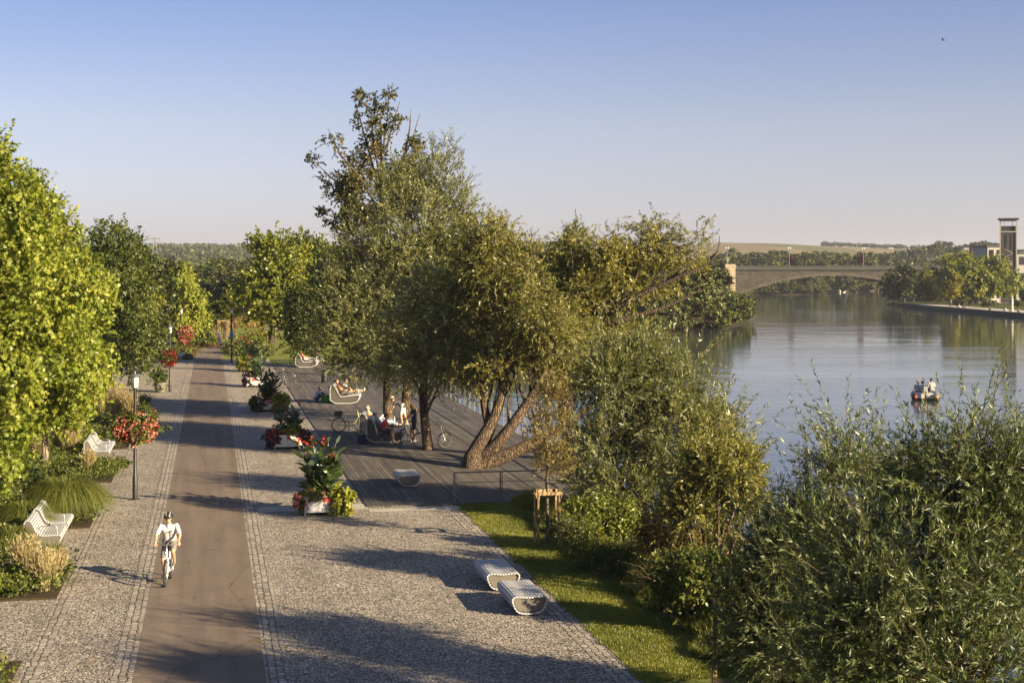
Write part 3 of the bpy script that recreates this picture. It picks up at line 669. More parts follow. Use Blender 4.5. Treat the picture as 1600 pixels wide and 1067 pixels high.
tree('willow_tree', 'leaning willow whose thick trunk splits into several stems low over the deck', 'tree', b0, lean,
     pb(D, [(770, 420, 60, 78, 1.2, 1.8), (790, 520, 66, 66, 1.6, 1.5), (745, 585, 40, 26, .8, 1.0), (840, 500, 62, 62, 0, 1.9), (880, 540, 50, 55, 0, 1.6), (738, 440, 36, 50, 2.2, 1.0), (770, 365, 26, 34, .5, 1.0), (820, 420, 40, 42, .5, 1.4), (790, 570, 50, 26, 0, 1.3), (785, 342, 15, 13, .5, .5)]),
     M['yellow_willow_leaf'], M['bark'], 43, limbs=34, limb_r=.05, group='willows on the riverside deck', margin=.22, n_clump=560, r_clump=.55, n_twig=8, m_leaf=11, twig_len=.65, leaf=.165, width=.045, shape='lance', spread=.7, droop=.16, up=.3, stems=.006, tone_mid=.42, tone_var=.24)
# willow on the bank with long bare limbs reaching over the river
D = 59.0; b0 = np.array((2.9, 58.5, -.9)); b0[2] = gh(b0[0], b0[1])
lim = []
for pts, r0, r1 in (([(905, 522, 0), (940, 500, 0), (975, 470, -.3), (1040, 440, -.5), (1090, 418, -.6), (1114, 405, -.6)], .17, .035),
                    ([(905, 522, 0), (950, 503, .3), (1000, 490, .5), (1040, 478, .6), (1078, 458, .7)], .16, .03),
                    ([(1000, 490, .5), (1040, 489, .2), (1075, 495, 0), (1113, 503, -.1)], .06, .02), ([(1075, 495, 0), (1092, 490, 0), (1095, 478, 0)], .03, .012),
                    ([(1040, 440, -.5), (1060, 420, -.5), (1075, 398, -.5)], .05, .015), ([(1110, 405, -.6), (1117, 388, -.6), (1118, 370, -.6)], .03, .012),
                    ([(925, 500, 0), (935, 480, .2), (955, 468, .3)], .2, .15), ([(940, 500, 0), (990, 440, .4), (1010, 380, .6)], .08, .02), ([(880, 500, 0), (895, 430, .4), (890, 390, .6)], .08, .02)):
    P = np.array([pt(x, y, D+dz) for x, y, dz in pts]); u = np.linspace(0, 1, 4*len(P)); k = np.linspace(0, 1, len(P))
    Pi = np.stack([np.interp(u, k, P[:, i]) for i in range(3)], -1)
    for _ in range(3): Pi[1:-1] = (Pi[:-2]+2*Pi[1:-1]+Pi[2:])/4
    Pi[:, 1] -= 1.1*np.clip(np.linspace(0, 3, len(Pi)), 0, 1)
    lim.append((Pi, np.linspace(r0, r1, len(Pi))))
tree('willow_tree', 'willow on the bank with bare limbs stretching right over the river', 'tree', b0,
     [([b0, pt(880, 640, D), pt(893, 560, D), pt(905, 520, D)], [.42, .34, .27, .2])],
     pb(D, [(955, 430, 62, 52, 0, 1.7), (915, 470, 50, 60, 0, 1.7), (1010, 400, 52, 42, .3, 1.5), (1060, 415, 45, 30, 0, 1.1), (1010, 352, 28, 18, .3, .7), (900, 395, 40, 35, .5, 1.1), (1085, 372, 30, 24, -.4, .7), (950, 540, 60, 50, 0, 1.7), (1010, 462, 40, 12, .8, .7), (900, 362, 26, 14, .5, .6), (852, 440, 40, 56, 1.5, 1.0), (864, 530, 38, 54, 1.2, 1.0), (1035, 365, 20, 18, .2, .6), (880, 560, 40, 60, 0, 1.4), (1115, 350, 10, 10, -.5, .3), (985, 535, 40, 36, .3, 1.2), (960, 395, 46, 34, .2, 1.2)]),
     M['yellow_willow_leaf'], M['bark_dark'], 44, limbs=22, limb_r=.045, extra=lim, group='willows on the river bank', margin=.22, n_clump=600, r_clump=.42, n_twig=8, m_leaf=11, twig_len=.6, leaf=.16, width=.043, shape='lance', spread=.7, droop=.2, up=.35, stems=.006, tone_mid=.52, tone_var=.22, shell=2.4)
# big willow shrub right of the lawn
def shrub(name, label, D, px, specs, leaf_key, seed, stems_n=9, cat='shrub', group=None, bark='bark', shoots=0, shoot_len=1.0, **kw):
    b = pt(px, 800, D); b[2] = gh(b[0], b[1]); rng = np.random.default_rng(seed+900)
    bl = pb(D, specs); tr = []
    for _ in range(stems_n):
        q = bl[rng.integers(len(bl))]; e = np.array(q[:3])+rng.normal(0, .35, 3)*np.array(q[3:])
        s = b+np.array((*rng.normal(0, .18, 2), 0)); tr.append(([s, s*.6+e*.4+np.array((0, 0, .25)), e], [.06, .045, .014]))
    more = []
    if shoots:                           # long loose shoots rising out of the crown
        B = np.array(bl)-np.array((*b, 0, 0, 0)); w_ = (B[:, 3]*B[:, 5]); k = rng.choice(len(B), shoots, p=w_/w_.sum()); d = rand_dirs(rng, shoots); d[:, 2] = np.abs(d[:, 2])*.8+.15; d = nrm(d)
        P = B[k, :3]+d*B[k, 3:6]*.72; Dn = nrm(d*np.array((.55, .55, .3))+np.array((0, 0, .75))+rng.normal(0, .22, (shoots, 3))); L = shoot_len*rng.uniform(.45, 1.25, shoots)
        lf = kw['leaf']; tn = np.clip(rng.normal(.55, .15, shoots), 0, 1)
        more = [(*twigs(rng, P, Dn, L, 24, lf, kw['width'], kw['shape'], .62, .10, tn, lo=.05), 0), (*twig_stems(P, Dn, L, .10, .005), 1)]
    return tree(name, label, cat, b, tr, bl, M[leaf_key], M[bark], seed, limbs=0, group=group, crown_name='foliage', more=more, **kw)
shrub('willow_shrub', 'large silvery willow shrub between the deck and the river, right of the brown sapling', 45.5, 1010,
      [(960, 600, 78, 72, 0, 1.7), (1045, 600, 60, 55, 0, 1.3), (1050, 690, 105, 90, 0, 2.0), (930, 710, 52, 80, -.3, 1.4), (1120, 700, 62, 66, .3, 1.3), (960, 760, 80, 50, -.6, 1.3), (1010, 550, 50, 30, .3, .9), (1100, 640, 40, 40, .2, .8)],
      'grey_willow_leaf', 51, stems_n=22, shoots=260, shoot_len=1.5, group='shrubs on the river bank', n_clump=720, r_clump=.4, n_twig=7, m_leaf=14, twig_len=.75, leaf=.145, width=.034, shape='lance', spread=.6, droop=.1, up=.5, stems=.004, tone_mid=.4, tone_var=.17)
shrub('willow_shrub', 'willow shrub turning yellow on the water side, low on the bank', 33.8, 1110,
      [(1120, 740, 66, 56, 0, 1.3), (1165, 775, 36, 44, 0, .9), (1080, 800, 66, 36, 0, 1.1), (1160, 720, 30, 26, 0, .6)],
      'yellow_willow_leaf', 52, stems_n=12, shoots=90, shoot_len=.9, group='shrubs on the river bank', n_clump=380, r_clump=.3, n_twig=7, m_leaf=12, twig_len=.5, leaf=.095, width=.034, shape='lance', spread=.7, droop=.1, up=.4, stems=.004, tone_mid=.42, tone_var=.24)
shrub('dogwood_shrub', 'light green leafy shrub behind the staked sapling', 39.5, 945, [(945, 810, 52, 34, 0, .8), (985, 840, 40, 34, 0, .7), (905, 800, 30, 24, .2, .5), (975, 800, 25, 16, 0, .5)],
      'shrub_leaf', 53, group='shrubs on the river bank', n_clump=230, r_clump=.22, n_twig=6, m_leaf=9, twig_len=.4, leaf=.075, width=.05, shape='oval', spread=.9, droop=.08, up=.4, stems=.003, tone_mid=.5)
shrub('elder_shrub', 'dull brownish shrub with bare twigs, right of the light green one', 35.5, 1050, [(1050, 845, 56, 34, 0, .9), (1090, 870, 52, 34, 0, .9), (1020, 820, 30, 24, 0, .6), (1130, 850, 40, 40, .3, .8)],
      'brown_leaf', 54, group='shrubs on the river bank', n_clump=210, r_clump=.26, n_twig=6, m_leaf=8, twig_len=.5, leaf=.08, width=.04, shape='oval', spread=.9, droop=.1, up=.5, stems=.004, tone_mid=.15)
shrub('hazel_shrub', 'dark green shrub at the foot of the bank, left of the foreground willow', 31.0, 1100, [(1095, 900, 50, 46, 0, .9), (1060, 900, 44, 34, .3, .8), (1130, 930, 40, 60, 0, .9), (1040, 940, 34, 24, .2, .5)],
      'mid_leaf', 55, group='shrubs on the river bank', n_clump=230, r_clump=.24, n_twig=6, m_leaf=9, twig_len=.42, leaf=.085, width=.055, shape='oval', spread=.9, droop=.1, up=.4, stems=.003, tone_mid=.5)
shrub('bramble_shrub', 'low rough green thicket spilling from the bank onto the lawn, below the staked sapling', 37.0, 960, [(955, 888, 52, 26, 0, .7), (1000, 915, 44, 24, -.4, .6), (915, 862, 30, 20, .4, .5), (1035, 945, 40, 24, -1.2, .6), (1075, 975, 36, 24, -2.2, .6), (985, 870, 40, 26, .3, .6), (905, 830, 26, 20, .8, .5)],
      'shrub_leaf', 58, group='shrubs on the river bank', n_clump=420, r_clump=.2, n_twig=6, m_leaf=9, twig_len=.45, leaf=.07, width=.03, shape='lance', spread=.8, droop=.12, up=.6, stems=.003, tone_mid=.3, margin=.2)
shrub('brushwood', 'dry reddish brown brushwood on the bank between the shrubs and the lawn', 34.0, 1065, [(1060, 918, 40, 18, 0, .6), (1100, 935, 34, 18, -.2, .5), (1035, 900, 26, 14, .2, .4)],
      'brown_leaf', 59, group='shrubs on the river bank', n_clump=70, r_clump=.2, n_twig=8, m_leaf=3, twig_len=.8, leaf=.05, width=.02, shape='lance', spread=.8, droop=.05, up=.35, stems=.005, tone_mid=.1, margin=.1)
# foreground willows, lower right corner
shrub('foreground_willow', 'biggest dark willow in the lower right corner, its shoots crossing the river', 20.5, 1430,
      [(1440, 900, 190, 140, 0, 1.6), (1500, 770, 140, 105, .2, 1.2), (1590, 820, 120, 150, .3, 1.5), (1350, 960, 120, 120, -.3, 1.2), (1480, 1040, 190, 120, -.5, 1.5), (1520, 690, 62, 50, .2, .6), (1640, 760, 90, 90, .4, .9), (1310, 1060, 110, 120, -.5, 1.0)],
      'near_willow_leaf', 56, stems_n=30, shoots=320, shoot_len=1.15, group='willows in the foreground', n_clump=860, r_clump=.34, n_twig=6, m_leaf=19, twig_len=.58, leaf=.102, width=.019, shape='lance', spread=.62, droop=.10, up=.45, stems=.0028, tone_mid=.38, tone_var=.18)
shrub('foreground_willow', 'smaller foreground willow on the left side of the biggest one', 25.0, 1270,
      [(1270, 830, 80, 80, 0, 1.1), (1310, 740, 52, 52, 0, .8), (1210, 880, 62, 80, 0, 1.0), (1240, 990, 110, 100, 0, 1.4), (1390, 770, 70, 70, .2, 1.0), (1165, 960, 45, 90, 0, .8), (1320, 690, 26, 28, 0, .4)],
      'near_willow_leaf', 57, stems_n=22, shoots=240, shoot_len=1.2, group='willows in the foreground', n_clump=560, r_clump=.36, n_twig=6, m_leaf=19, twig_len=.62, leaf=.105, width=.020, shape='lance', spread=.62, droop=.12, up=.5, stems=.003, tone_mid=.42, tone_var=.18)
# ---------------------------------------------------------------- far scenery
def proto_tree(name, seed, h, rx, leafkey, leaf, n_clump, tone_mid=.45, squat=.55, conic=0.0):
    """a free standing tree of height h, built once and copied"""
    rng = np.random.default_rng(seed); bl = [(0, 0, h*.6, rx*.8, rx*.8, h*.36)]
    for _ in range(7):
        a = rng.uniform(0, 6.28); z = rng.uniform(.32, .86)*h; q = rx*(.62 if not conic else .62*(1.15-z/h))
        bl.append((q*math.cos(a), q*math.sin(a), z, rx*rng.uniform(.3, .5), rx*rng.uniform(.3, .5), h*rng.uniform(.10, .2)))
    return tree(name, None, 'tree', (0, 0, 0), [straight((0, 0, -.6), (0, 0, h*.75), h*.022+.08, .06, (.1, .1))], bl, M[leafkey], M['bark_dark'], seed, limbs=5,
                n_clump=n_clump, r_clump=h*.055, n_twig=5, m_leaf=6, twig_len=h*.06, leaf=leaf, width=leaf*.75, shape='oval', spread=1.0, droop=.1, up=.3, tone_mid=tone_mid, tone_var=.22)
PROTO = {}
for key, nm, seed, h, rx, lk, leaf, nc, tm in (('a', 'broadleaf_tree', 101, 12, 4.2, 'far_leaf', .62, 150, .5), ('b', 'broadleaf_tree', 102, 11, 4.6, 'far_leaf', .62, 150, .75), ('c', 'broadleaf_tree', 103, 12, 4.0, 'far_light_leaf', .6, 140, .5), ('d', 'broadleaf_tree', 104, 9, 4.4, 'far_light_leaf', .55, 130, .3),
                                              ('p', 'poplar_tree', 105, 20, 1.7, 'far_leaf', .5, 130, .6), ('s', 'bank_bush', 106, 5, 3.6, 'far_light_leaf', .42, 110, .4), ('t', 'bank_bush', 107, 5.5, 3.8, 'far_leaf', .45, 120, .6)):
    o_ = proto_tree(nm, seed, h, rx, lk, leaf, nc, tm); PROTO[key] = (o_, max(v.co.z for c_ in o_.children if c_.name.startswith('crown') for v in c_.data.vertices)*.97, [])
pr = random.Random(3)
def place(key, x, y, h, label, group, cat='tree', zoff=0.0, wide=1.0):
    o, h0, used = PROTO[key]
    c = o if not used else copy_tree(o)
    used.append(c); c.location = (x, y, gh(x, y)+zoff-.1); sc = h/h0
    c.scale = (sc*wide, sc*wide, sc); c.rotation_euler = (0, 0, pr.uniform(0, 6.28))
    tag(c, label, cat, group); return c
def place_px(key, px, d, top_py, label, group, cat='tree', wide=1.0):
    x = (px-800)*d/F_PX; z = EYE-(top_py-HOR)*d/F_PX; g = gh(x, d)
    return place(key, x, d, max(2.0, z-g), label, group, cat, 0, wide)
LW = 'dark green tree in the wood at the end of the lawn, behind the park trees'
for i in range(46):
    px = pr.uniform(200, 560); d = pr.uniform(235, 420)
    top = pr.uniform(398, 425) if d > 320 else pr.uniform(412, 446)
    place_px(pr.choice('aabbcd'), px, d, top, LW, 'trees of the wood behind the lawn', wide=pr.uniform(1.2, 1.9))
for i in range(22):
    px = pr.uniform(-260, 215); d = pr.uniform(120, 260)
    place_px(pr.choice('aabbd'), px, d, pr.uniform(395, 440), LW if px > 200 else 'dark green tree behind the left row of broad-leaved trees', 'trees of the wood behind the lawn' if px > 200 else 'trees behind the left row', wide=pr.uniform(.9, 1.2))
# bank trees between the willows and the bridge
LB = 'green tree on the left river bank between the deck willows and the bridge'
for px, d, top, key in ((1010, 225, 428, 'a'), (1050, 238, 432, 'b'), (1085, 246, 418, 'b'), (1108, 262, 410, 'a'), (1060, 275, 412, 'c'), (1000, 250, 404, 'b'), (950, 240, 398, 'c'), (900, 235, 402, 'a'), (845, 225, 400, 'd'), (800, 215, 405, 'c'), (1105, 300, 414, 'c'), (1110, 340, 420, 'b'), (870, 270, 390, 'a'), (930, 285, 392, 'b'), (985, 300, 396, 'a'), (760, 205, 412, 'a'), (820, 260, 392, 'b'), (700, 210, 420, 'c'), (640, 200, 430, 'a'), (580, 205, 430, 'b')):
    place_px(key, px, d, top, LB, 'trees on the left bank before the bridge', wide=pr.uniform(1.0, 1.3))
for px, d, top, key, lab in ((1060, 233, 488, 't', 'dark low bush at the waterline of the left bank, left of the yellow-green one'), (1100, 240, 470, 's', 'bright yellow-green bush near the tip of the left bank'), (1128, 243, 482, 't', 'brownish bush on the very tip of the left bank, in front of the bridge'), (1030, 226, 496, 't', 'dark low bush on the left bank, nearest the willows')):
    place_px(key, px, d, top, lab, 'bushes along the left waterline', 'bush')
# bushes crowding the left waterline
LWB = 'green bush at the foot of the left bank, one of the row along the waterline'
for a_, b_, n_ in (((8, 209), (20, 230), 6), ((20, 231), (35, 241), 11), ((35.4, 242), (41, 262), 9), ((41, 262), (49, 330), 9), ((49, 330), (64, 440), 12), ((67, 460), (94, 584), 12), ((95, 586), (124, 591), 14), ((124, 593), (150, 704), 10)):
    for i in range(n_):
        u = (i+pr.random())/n_; x = a_[0]+(b_[0]-a_[0])*u; y = a_[1]+(b_[1]-a_[1])*u
        if y > 415 and y < 480: continue
        place(pr.choice('stts'), x-pr.uniform(-.6, 1.4), y+pr.uniform(-.4, 1.4), pr.uniform(3.0, 5.5), LWB, 'bushes in a row along the left waterline', 'bush', -.4, 1.2)
place_px('p', 891, 330, 345, 'dark columnar poplar standing above the bank trees', None)
# tree belt behind the bridge
LR = 'dark tree in the belt between the bridge and the fields'
for i in range(52):
    px = 1120+i*5.4+pr.uniform(-5, 5); d = pr.uniform(640, 780)
    place_px(pr.choice('aabbc'), px, d, (pr.uniform(386, 402) if i % 3 else pr.uniform(398, 412))+max(0, px-1280)*.07, LR, 'tree belt behind the bridge', wide=pr.uniform(.9, 1.4))
LU = 'tree on the far bank seen below the bridge arch'
for px, d, top, key in ((1168, 585, 432, 's'), (1182, 592, 430, 'c'), (1198, 595, 431, 'c'), (1212, 600, 428, 'a'), (1226, 598, 432, 'c'), (1240, 602, 429, 'd'), (1254, 600, 431, 'a'), (1268, 598, 430, 'd'), (1282, 605, 433, 'd'), (1175, 620, 426, 'a'), (1220, 630, 424, 'b'), (1262, 632, 425, 'a'), (1300, 770, 428, 'a'), (1318, 775, 430, 'b'), (1336, 770, 429, 'c'), (1352, 775, 431, 'a'), (1150, 560, 440, 't')):
    place_px(key, px, d, top, LU, 'trees under the bridge arch')
# right bank trees
for px, d, top, key, w_, lab in ((1412, 402, 413, 't', .95, 'dark grey-green willow at the water where the bridge meets the right bank'), (1428, 396, 432, 't', 1.0, 'dark low bush at the foot of the right bank willow'), (1395, 400, 445, 't', 1.0, 'dark round bush at the left end of the right bank quay')):
    place_px(key, px, d, top, lab, None, 'tree', w_)
park_tree('lime_tree', 'narrow yellow-green tree on the right bank, left of the big round tree', 1452, 470, 385, [(1450, 448, 16, 20, 0, 2.6), (1458, 455, 14, 14, 0, 2.2), (1447, 430, 7, 9, 0, 1.5)], 'gold_leaf', 71, n_clump=70, leaf=.75, r_clump=.9, tone_mid=.3, twig_len=1.2)
park_tree('plane_tree', 'big round yellow-green tree on the right bank in front of the church tower', 1515, 480, 370, [(1520, 430, 46, 30, 0, 8), (1500, 415, 26, 18, 0, 5), (1555, 440, 34, 26, 0, 6), (1485, 450, 26, 22, 0, 5), (1545, 418, 26, 16, 0, 5), (1520, 455, 40, 16, 0, 6), (1580, 448, 14, 12, 0, 3)], 'lime_leaf', 72, n_clump=380, leaf=.75, tr=.4, r_clump=1.2, twig_len=1.3, tone_mid=.3, tone_var=.2)
park_tree('maple_tree', 'small bright yellow tree in front of the big round tree on the right bank', 1495, 480, 352, [(1492, 440, 9, 14, 0, 1.6), (1487, 456, 10, 7, 0, 1.6)], 'gold_leaf', 73, n_clump=36, leaf=.7, r_clump=.8, twig_len=1.0)
park_tree('beech_tree', 'dark tree at the right edge of the photo beside the church', 1605, 480, 380, [(1610, 455, 14, 26, 0, 3)], 'dark_leaf', 74, n_clump=70, leaf=.7, r_clump=1.0, twig_len=1.1)
for i, px in enumerate((1470, 1500, 1540, 1562, 1590)):
    place_px('a' if i % 2 else 'b', px, 420, 420+pr.uniform(-8, 8), 'dark tree in the shade behind the right bank park', 'shaded trees behind the right bank park', wide=1.6)
# trees on the hill behind the right bank
for px, top in ((1462, 380), (1475, 376), (1488, 385), (1500, 383), (1512, 381), (1524, 378), (1538, 376), (1550, 378), (1562, 380)):
    place_px(pr.choice('ab'), px, pr.uniform(860, 960), top, 'tree on the rise behind the right bank, left of the church tower', 'trees on the rise by the houses', wide=1.2)
# far woods: masses of crowns on the hills
def wood(name, pts, r, leaf, matkey, seed, per=46):
    rng = np.random.default_rng(seed); P = np.asarray(pts, float); P[:, 2] = ground_h(P[:, 0], P[:, 1])
    n = len(P); rr = r*rng.uniform(.7, 1.3, n); d = rand_dirs(rng, n*per); d[:, 2] = np.abs(d[:, 2])
    Q = np.repeat(P+np.array((0, 0, 1))*rr[:, None]*.5, per, 0)+d*np.repeat(rr, per)[:, None]*rng.uniform(.75, 1.05, (n*per, 1))*np.array((1, 1, 1.1))
    tone = np.clip(np.repeat(rng.uniform(.2, .8, n), per)+rng.normal(0, .12, n*per), 0, 1)
    D_ = nrm(rng.normal(size=(n*per, 3))+np.array((0, 0, .4)))
    o = arrays_mesh(name, [(*leaf_arrays(rng, Q, D_, leaf, leaf*.8, 'oval', tone), 0)], M[matkey])
    return tag(o, kind='stuff')
rng = np.random.default_rng(8)
def strip(n, px0, px1, d0, d1):
    px = rng.uniform(px0, px1, n); d = rng.uniform(d0**2, d1**2, n)**.5
    return np.stack([(px-800)*d/F_PX, d, np.zeros(n)], -1)
tag(wood('hill_wood', np.concatenate([strip(2600, -150, 880, 1350, 1720), strip(1500, -150, 900, 900, 1350)]), 5.2, 2.8, 'far_leaf', 81, 28), 'dark wood covering the low ridge on the left horizon', 'wood')
tag(wood('ridge_wood', np.concatenate([strip(150, 1285, 1460, 1700, 1740), strip(330, 800, 875, 1000, 1500)]), 2.6, 1.6, 'far_leaf', 82), 'thin dark line of trees on the crest of the vineyard hill', 'wood')
tag(wood('valley_wood', np.concatenate([strip(420, 420, 1130, 430, 700), strip(110, 1480, 1640, 560, 700)]), 6.0, 2.2, 'far_leaf', 83), 'wood filling the flat valley behind the left bank', 'wood')
tag(wood('vineyard_hedge', np.concatenate([strip(60, 1360, 1470, 980, 990), strip(70, 1130, 1300, 900, 930), strip(80, 1400, 1560, 800, 850)]), 4.5, 2.0, 'far_leaf', 84), 'hedges between the fields on the hill', 'hedge')
# ---- bridge
bd = 448.0; bx0 = (1146-800)*bd/F_PX
BR = empty('arch_bridge', (bx0, bd, WATER_Z), 0, 'long stone road bridge with one flat arch over the river', 'bridge')
BR.rotation_euler = (0, 0, R(4))
def arch_z(x): # underside, metres above water, x from the left springing
    h = 31.0; u = (x-h)/h; return 8.0-6.6*u*u if abs(u) < 1 else 1.2
fac = MB(); top = 10.0; xs = [62*i/40 for i in range(41)]
for y0, y1 in ((0, 9.0),):
    lo = [(x, arch_z(x)) for x in xs]
    for i in range(40):
        (xa, za), (xb, zb) = lo[i], lo[i+1]
        fac.add([(xa, y0, za), (xb, y0, zb), (xb, y0, top), (xa, y0, top), (xa, y1, za), (xb, y1, zb), (xb, y1, top), (xa, y1, top)],
                [(0, 1, 2, 3), (5, 4, 7, 6), (3, 2, 6, 7), (1, 0, 4, 5)])
fac.box((86, 4.5, 5.0), (48, 9.0, 10.0))
fac.build('spandrel_wall', M['stone'], BR)
ring = MB()
for i in range(40):
    (xa, za), (xb, zb) = lo[i], lo[i+1]
    ring.add([(xa, -.12, za-.02), (xb, -.12, zb-.02), (xb, -.12, zb+.9), (xa, -.12, za+.9), (xa, .05, za-.02), (xb, .05, zb-.02), (xb, .05, zb+.9), (xa, .05, za+.9)], [(0, 1, 2, 3), (3, 2, 6, 7), (1, 0, 4, 5), (5, 4, 7, 6)])
ring.build('arch_ring', M['ring_stone'], BR)
pa = MB(); pa.box((55, -.1, 10.45), (110, .5, 1.1)); pa.box((55, 9.1, 10.45), (110, .5, 1.1)); pa.box((55, -.2, 9.82), (110, .6, .2)); pa.box((55, 4.5, 10.05), (110, 8.6, .12))
pa.build('parapet', M['stone_dark'], BR)
pi = MB(); pi.box((-1.6, 3.5, 4.0), (3.1, 13.0, 14.0)); pi.box((-1.6, 3.5, 10.8), (3.5, 13.4, .5)); pi.box((-1.6, 3.5, 11.25), (3.1, 13.0, .5))
pi.build('pier', M['stone_pale'], BR)
ab = MB(); ab.box((-33, 4.5, 5.0), (60, 8.6, 10.0)); ab.box((-33, -.1, 10.45), (60, .5, 1.1)); ab.build('approach_wall', M['stone'], BR)
# lamps on the bridge
LMP = []
def bridge_lamp(px, d, lab):
    x = (px-800)*d/F_PX; r = empty('bridge_lamp', (x, d, WATER_Z+9.95), 0, lab, 'lamp', 'lamps on the bridge')
    b = MB(); b.tube([(0, 0, 0), (0, 0, 6.2)], [.11, .07], 8); b.tube([(-.35, 0, 6.2), (.35, 0, 6.2)], .05, 6); b.build('pole', M['grey_metal'], r)
    for s in (-.35, .35): MB().ball((s, 0, 6.45), (.24, .24, .26), 10, 6).build('lamp_globe', M['glass_opal'], r, True)
    return r
def flower_ball(name, loc, rx, rz, petal, seed, lab, group=None, n=120, leafk='mid_leaf', petal_n=700, psz=.05, lsz=.07):
    rng = np.random.default_rng(seed); r = empty(name, loc, 0, lab, 'flowers', group)
    C, parts = crown_parts(rng, [(0, 0, 0, rx, rx, rz), (rx*.2, 0, -rz*.5, rx*.75, rx*.75, rz*.6)], n, rx*.22, 5, 6, rx*.3, lsz, lsz*.75, 'oval', .9, .35, .1, 0, 3.5, tone_mid=.4)
    arrays_mesh('foliage', parts, [M[leafk]], r)
    d = rand_dirs(rng, petal_n); q = d*np.array((rx*1.12, rx*1.12, rz*1.1))*rng.uniform(.85, 1.15, (petal_n, 1)); q[:, 2] -= np.abs(rng.normal(0, rz*.25, petal_n))
    k = 4; Q = np.repeat(q, k, 0)+rng.normal(0, psz*.5, (petal_n*k, 3)); tn = np.repeat(rng.uniform(0, 1, petal_n), k)
    arrays_mesh('blossom', [(*leaf_arrays(rng, Q, nrm(np.repeat(d, k, 0)+rng.normal(0, .6, (petal_n*k, 3))), psz, psz*.9, 'oval', tn), 0)], [M[petal]], r)
    return r
for i, (px, d) in enumerate(((1233, 448.2), (1349, 450.0), (1136, 448), (1392, 451))):
    bridge_lamp(px, d+.1+(px-1146)*.0136, ('twin-globe lamp over the left part of the bridge arch', 'twin-globe lamp over the crown of the bridge arch, right of the other one', 'twin-globe lamp at the left bridge pier', 'twin-globe lamp at the right end of the bridge')[i])
for px, d, lab in ((1237, 452, 'reddish flower basket beside the left bridge lamp'), (1345.5, 454, 'reddish flower basket beside the bridge lamp right of the arch crown')):
    flower_ball('flower_basket', ((px-800)*d/F_PX, d+1, WATER_Z+13.0), .85, 1.0, 'crimson_petal', int(px), lab, 'flower baskets on the bridge', 40, leafk='purple_leaf', petal_n=40, psz=.22, lsz=.3)
# ---- landing, boats and buoy beyond the bridge
sheet('far_landing', [(150, 707.5), (205, 707.5), (205, 760), (146, 760)], -.6, M['lawn'], .6)
sheet('far_bank_wall', [(146, 706), (206, 706), (206, 707.4), (146, 707.4)], -.3, M['stone_pale'], 1.6)
def moored_boat(px, d, L, lab):
    x = (px-800)*d/F_PX; r = empty('moored_boat', (x, d, WATER_Z), R(8), lab, 'boat', 'white boats moored under the bridge')
    b = MB(); b.prism([(-L/2, .1), (-L/2, .8), (L*.42, 1.0), (L/2, .95), (L*.38, .1)], 'y', -.9, .9); b.build('hull', M['white_metal'], r, bevel=.06)
    b = MB(); b.prism([(-L*.25, .8), (-L*.22, 1.7), (L*.1, 1.65), (L*.22, .9)], 'y', -.7, .7); b.build('cabin', M['white_metal'], r, bevel=.05)
    b = MB(); b.box((-L*.05, 0, 1.35), (L*.22, 1.44, .3)); b.build('window', M['dark_glass'], r)
for px, lab in ((1291, 'larger white boat moored at the far bank, left end of the row'), (1303, 'white boat moored second from the left at the far bank'), (1315, 'small white boat moored at the right end of the far row')):
    moored_boat(px, 690, 4.5 if px > 1300 else 5.5, lab)
by = empty('buoy', ((1321-800)*560/F_PX, 560, WATER_Z), 0, 'small dark buoy floating beyond the bridge', 'buoy')
MB().lathe([(.05, -.2), (.55, 0), (.6, .5), (.2, .9), (.12, 1.5), (.02, 1.55)], n=12).build('float', M['black_metal'], by, True); MB().ball((0, 0, 1.65), .2).build('topmark', M['white_metal'], by)
# ---- right bank quay and park
qa, qb, qc = (101.0, 402), (101.8, 290), (113, 198)
q = MB(); q.prism([(100.9, 380), (101.6, 380), (102.3, 290), (113.6, 196), (113, 196), (101.7, 290), ], 'z', -2.6, -.60); 
tag(q.build('quay_wall', M['stone_dark']), 'low dark stone quay wall along the right bank', 'wall')
sheet('quay_promenade', [(101.6, 380), (107.5, 382), (109, 290), (119, 196), (113.6, 196), (102.3, 290)], -.64, M['concrete'])
for px, d, w_ in ((1500, 345, 20), (1545, 335, 24), (1590, 340, 18)):
    place_px('t', px, d, 470, 'low clipped shrub on the lawn of the right bank park', 'low shrubs in the right bank park', 'bush', 1.5)
# ---- church tower and buildings
td = 392.0; tx = (1575.5-800)*td/F_PX; tw = 4.1; th = 21.0
T = empty('church_tower', (tx, td, -.8), -math.atan(tx/td), 'tall square church tower with an open belfry and flat roof', 'tower'); T.scale = (1, 1, 1.085)
b = MB(); b.box((0, 0, 8.7), (tw, tw, 17.4)); b.build('shaft', M['tower_wall'], T)
b = MB()
for sx in (-1, 1):
    for sy in (-1, 1): b.box((sx*tw*.5, sy*tw*.5, 10.2), (.32, .32, 20.4))
b.box((0, 0, 17.5), (tw+.34, tw+.34, .3)); b.box((0, 0, 20.3), (tw+.2, tw+.2, .22)); b.build('concrete_frame', M['concrete'], T)
b = MB()
for sx in (-.34, .34): b.box((sx*tw*.5-.1*0, -tw/2-.01, 15.0), (.5, .06, 3.6))
b.build('louvre', M['dark_glass'], T)
b = MB(); b.box((0, 0, 18.3), (tw-.4, tw-.4, 1.2)); b.build('belfry_parapet', M['stone_dark'], T)
b = MB()
for k in range(5):
    z0 = 2.4+k*2.2
    b.tube([(-1.2, -tw/2-.03, z0), (1.1, -tw/2-.03, z0+1.0)], .06, 4); b.tube([(1.1, -tw/2-.03, z0+1.0), (-1.2, -tw/2-.03, z0+2.2)], .06, 4)
b.build('zigzag_relief', M['concrete'], T)
b = MB()
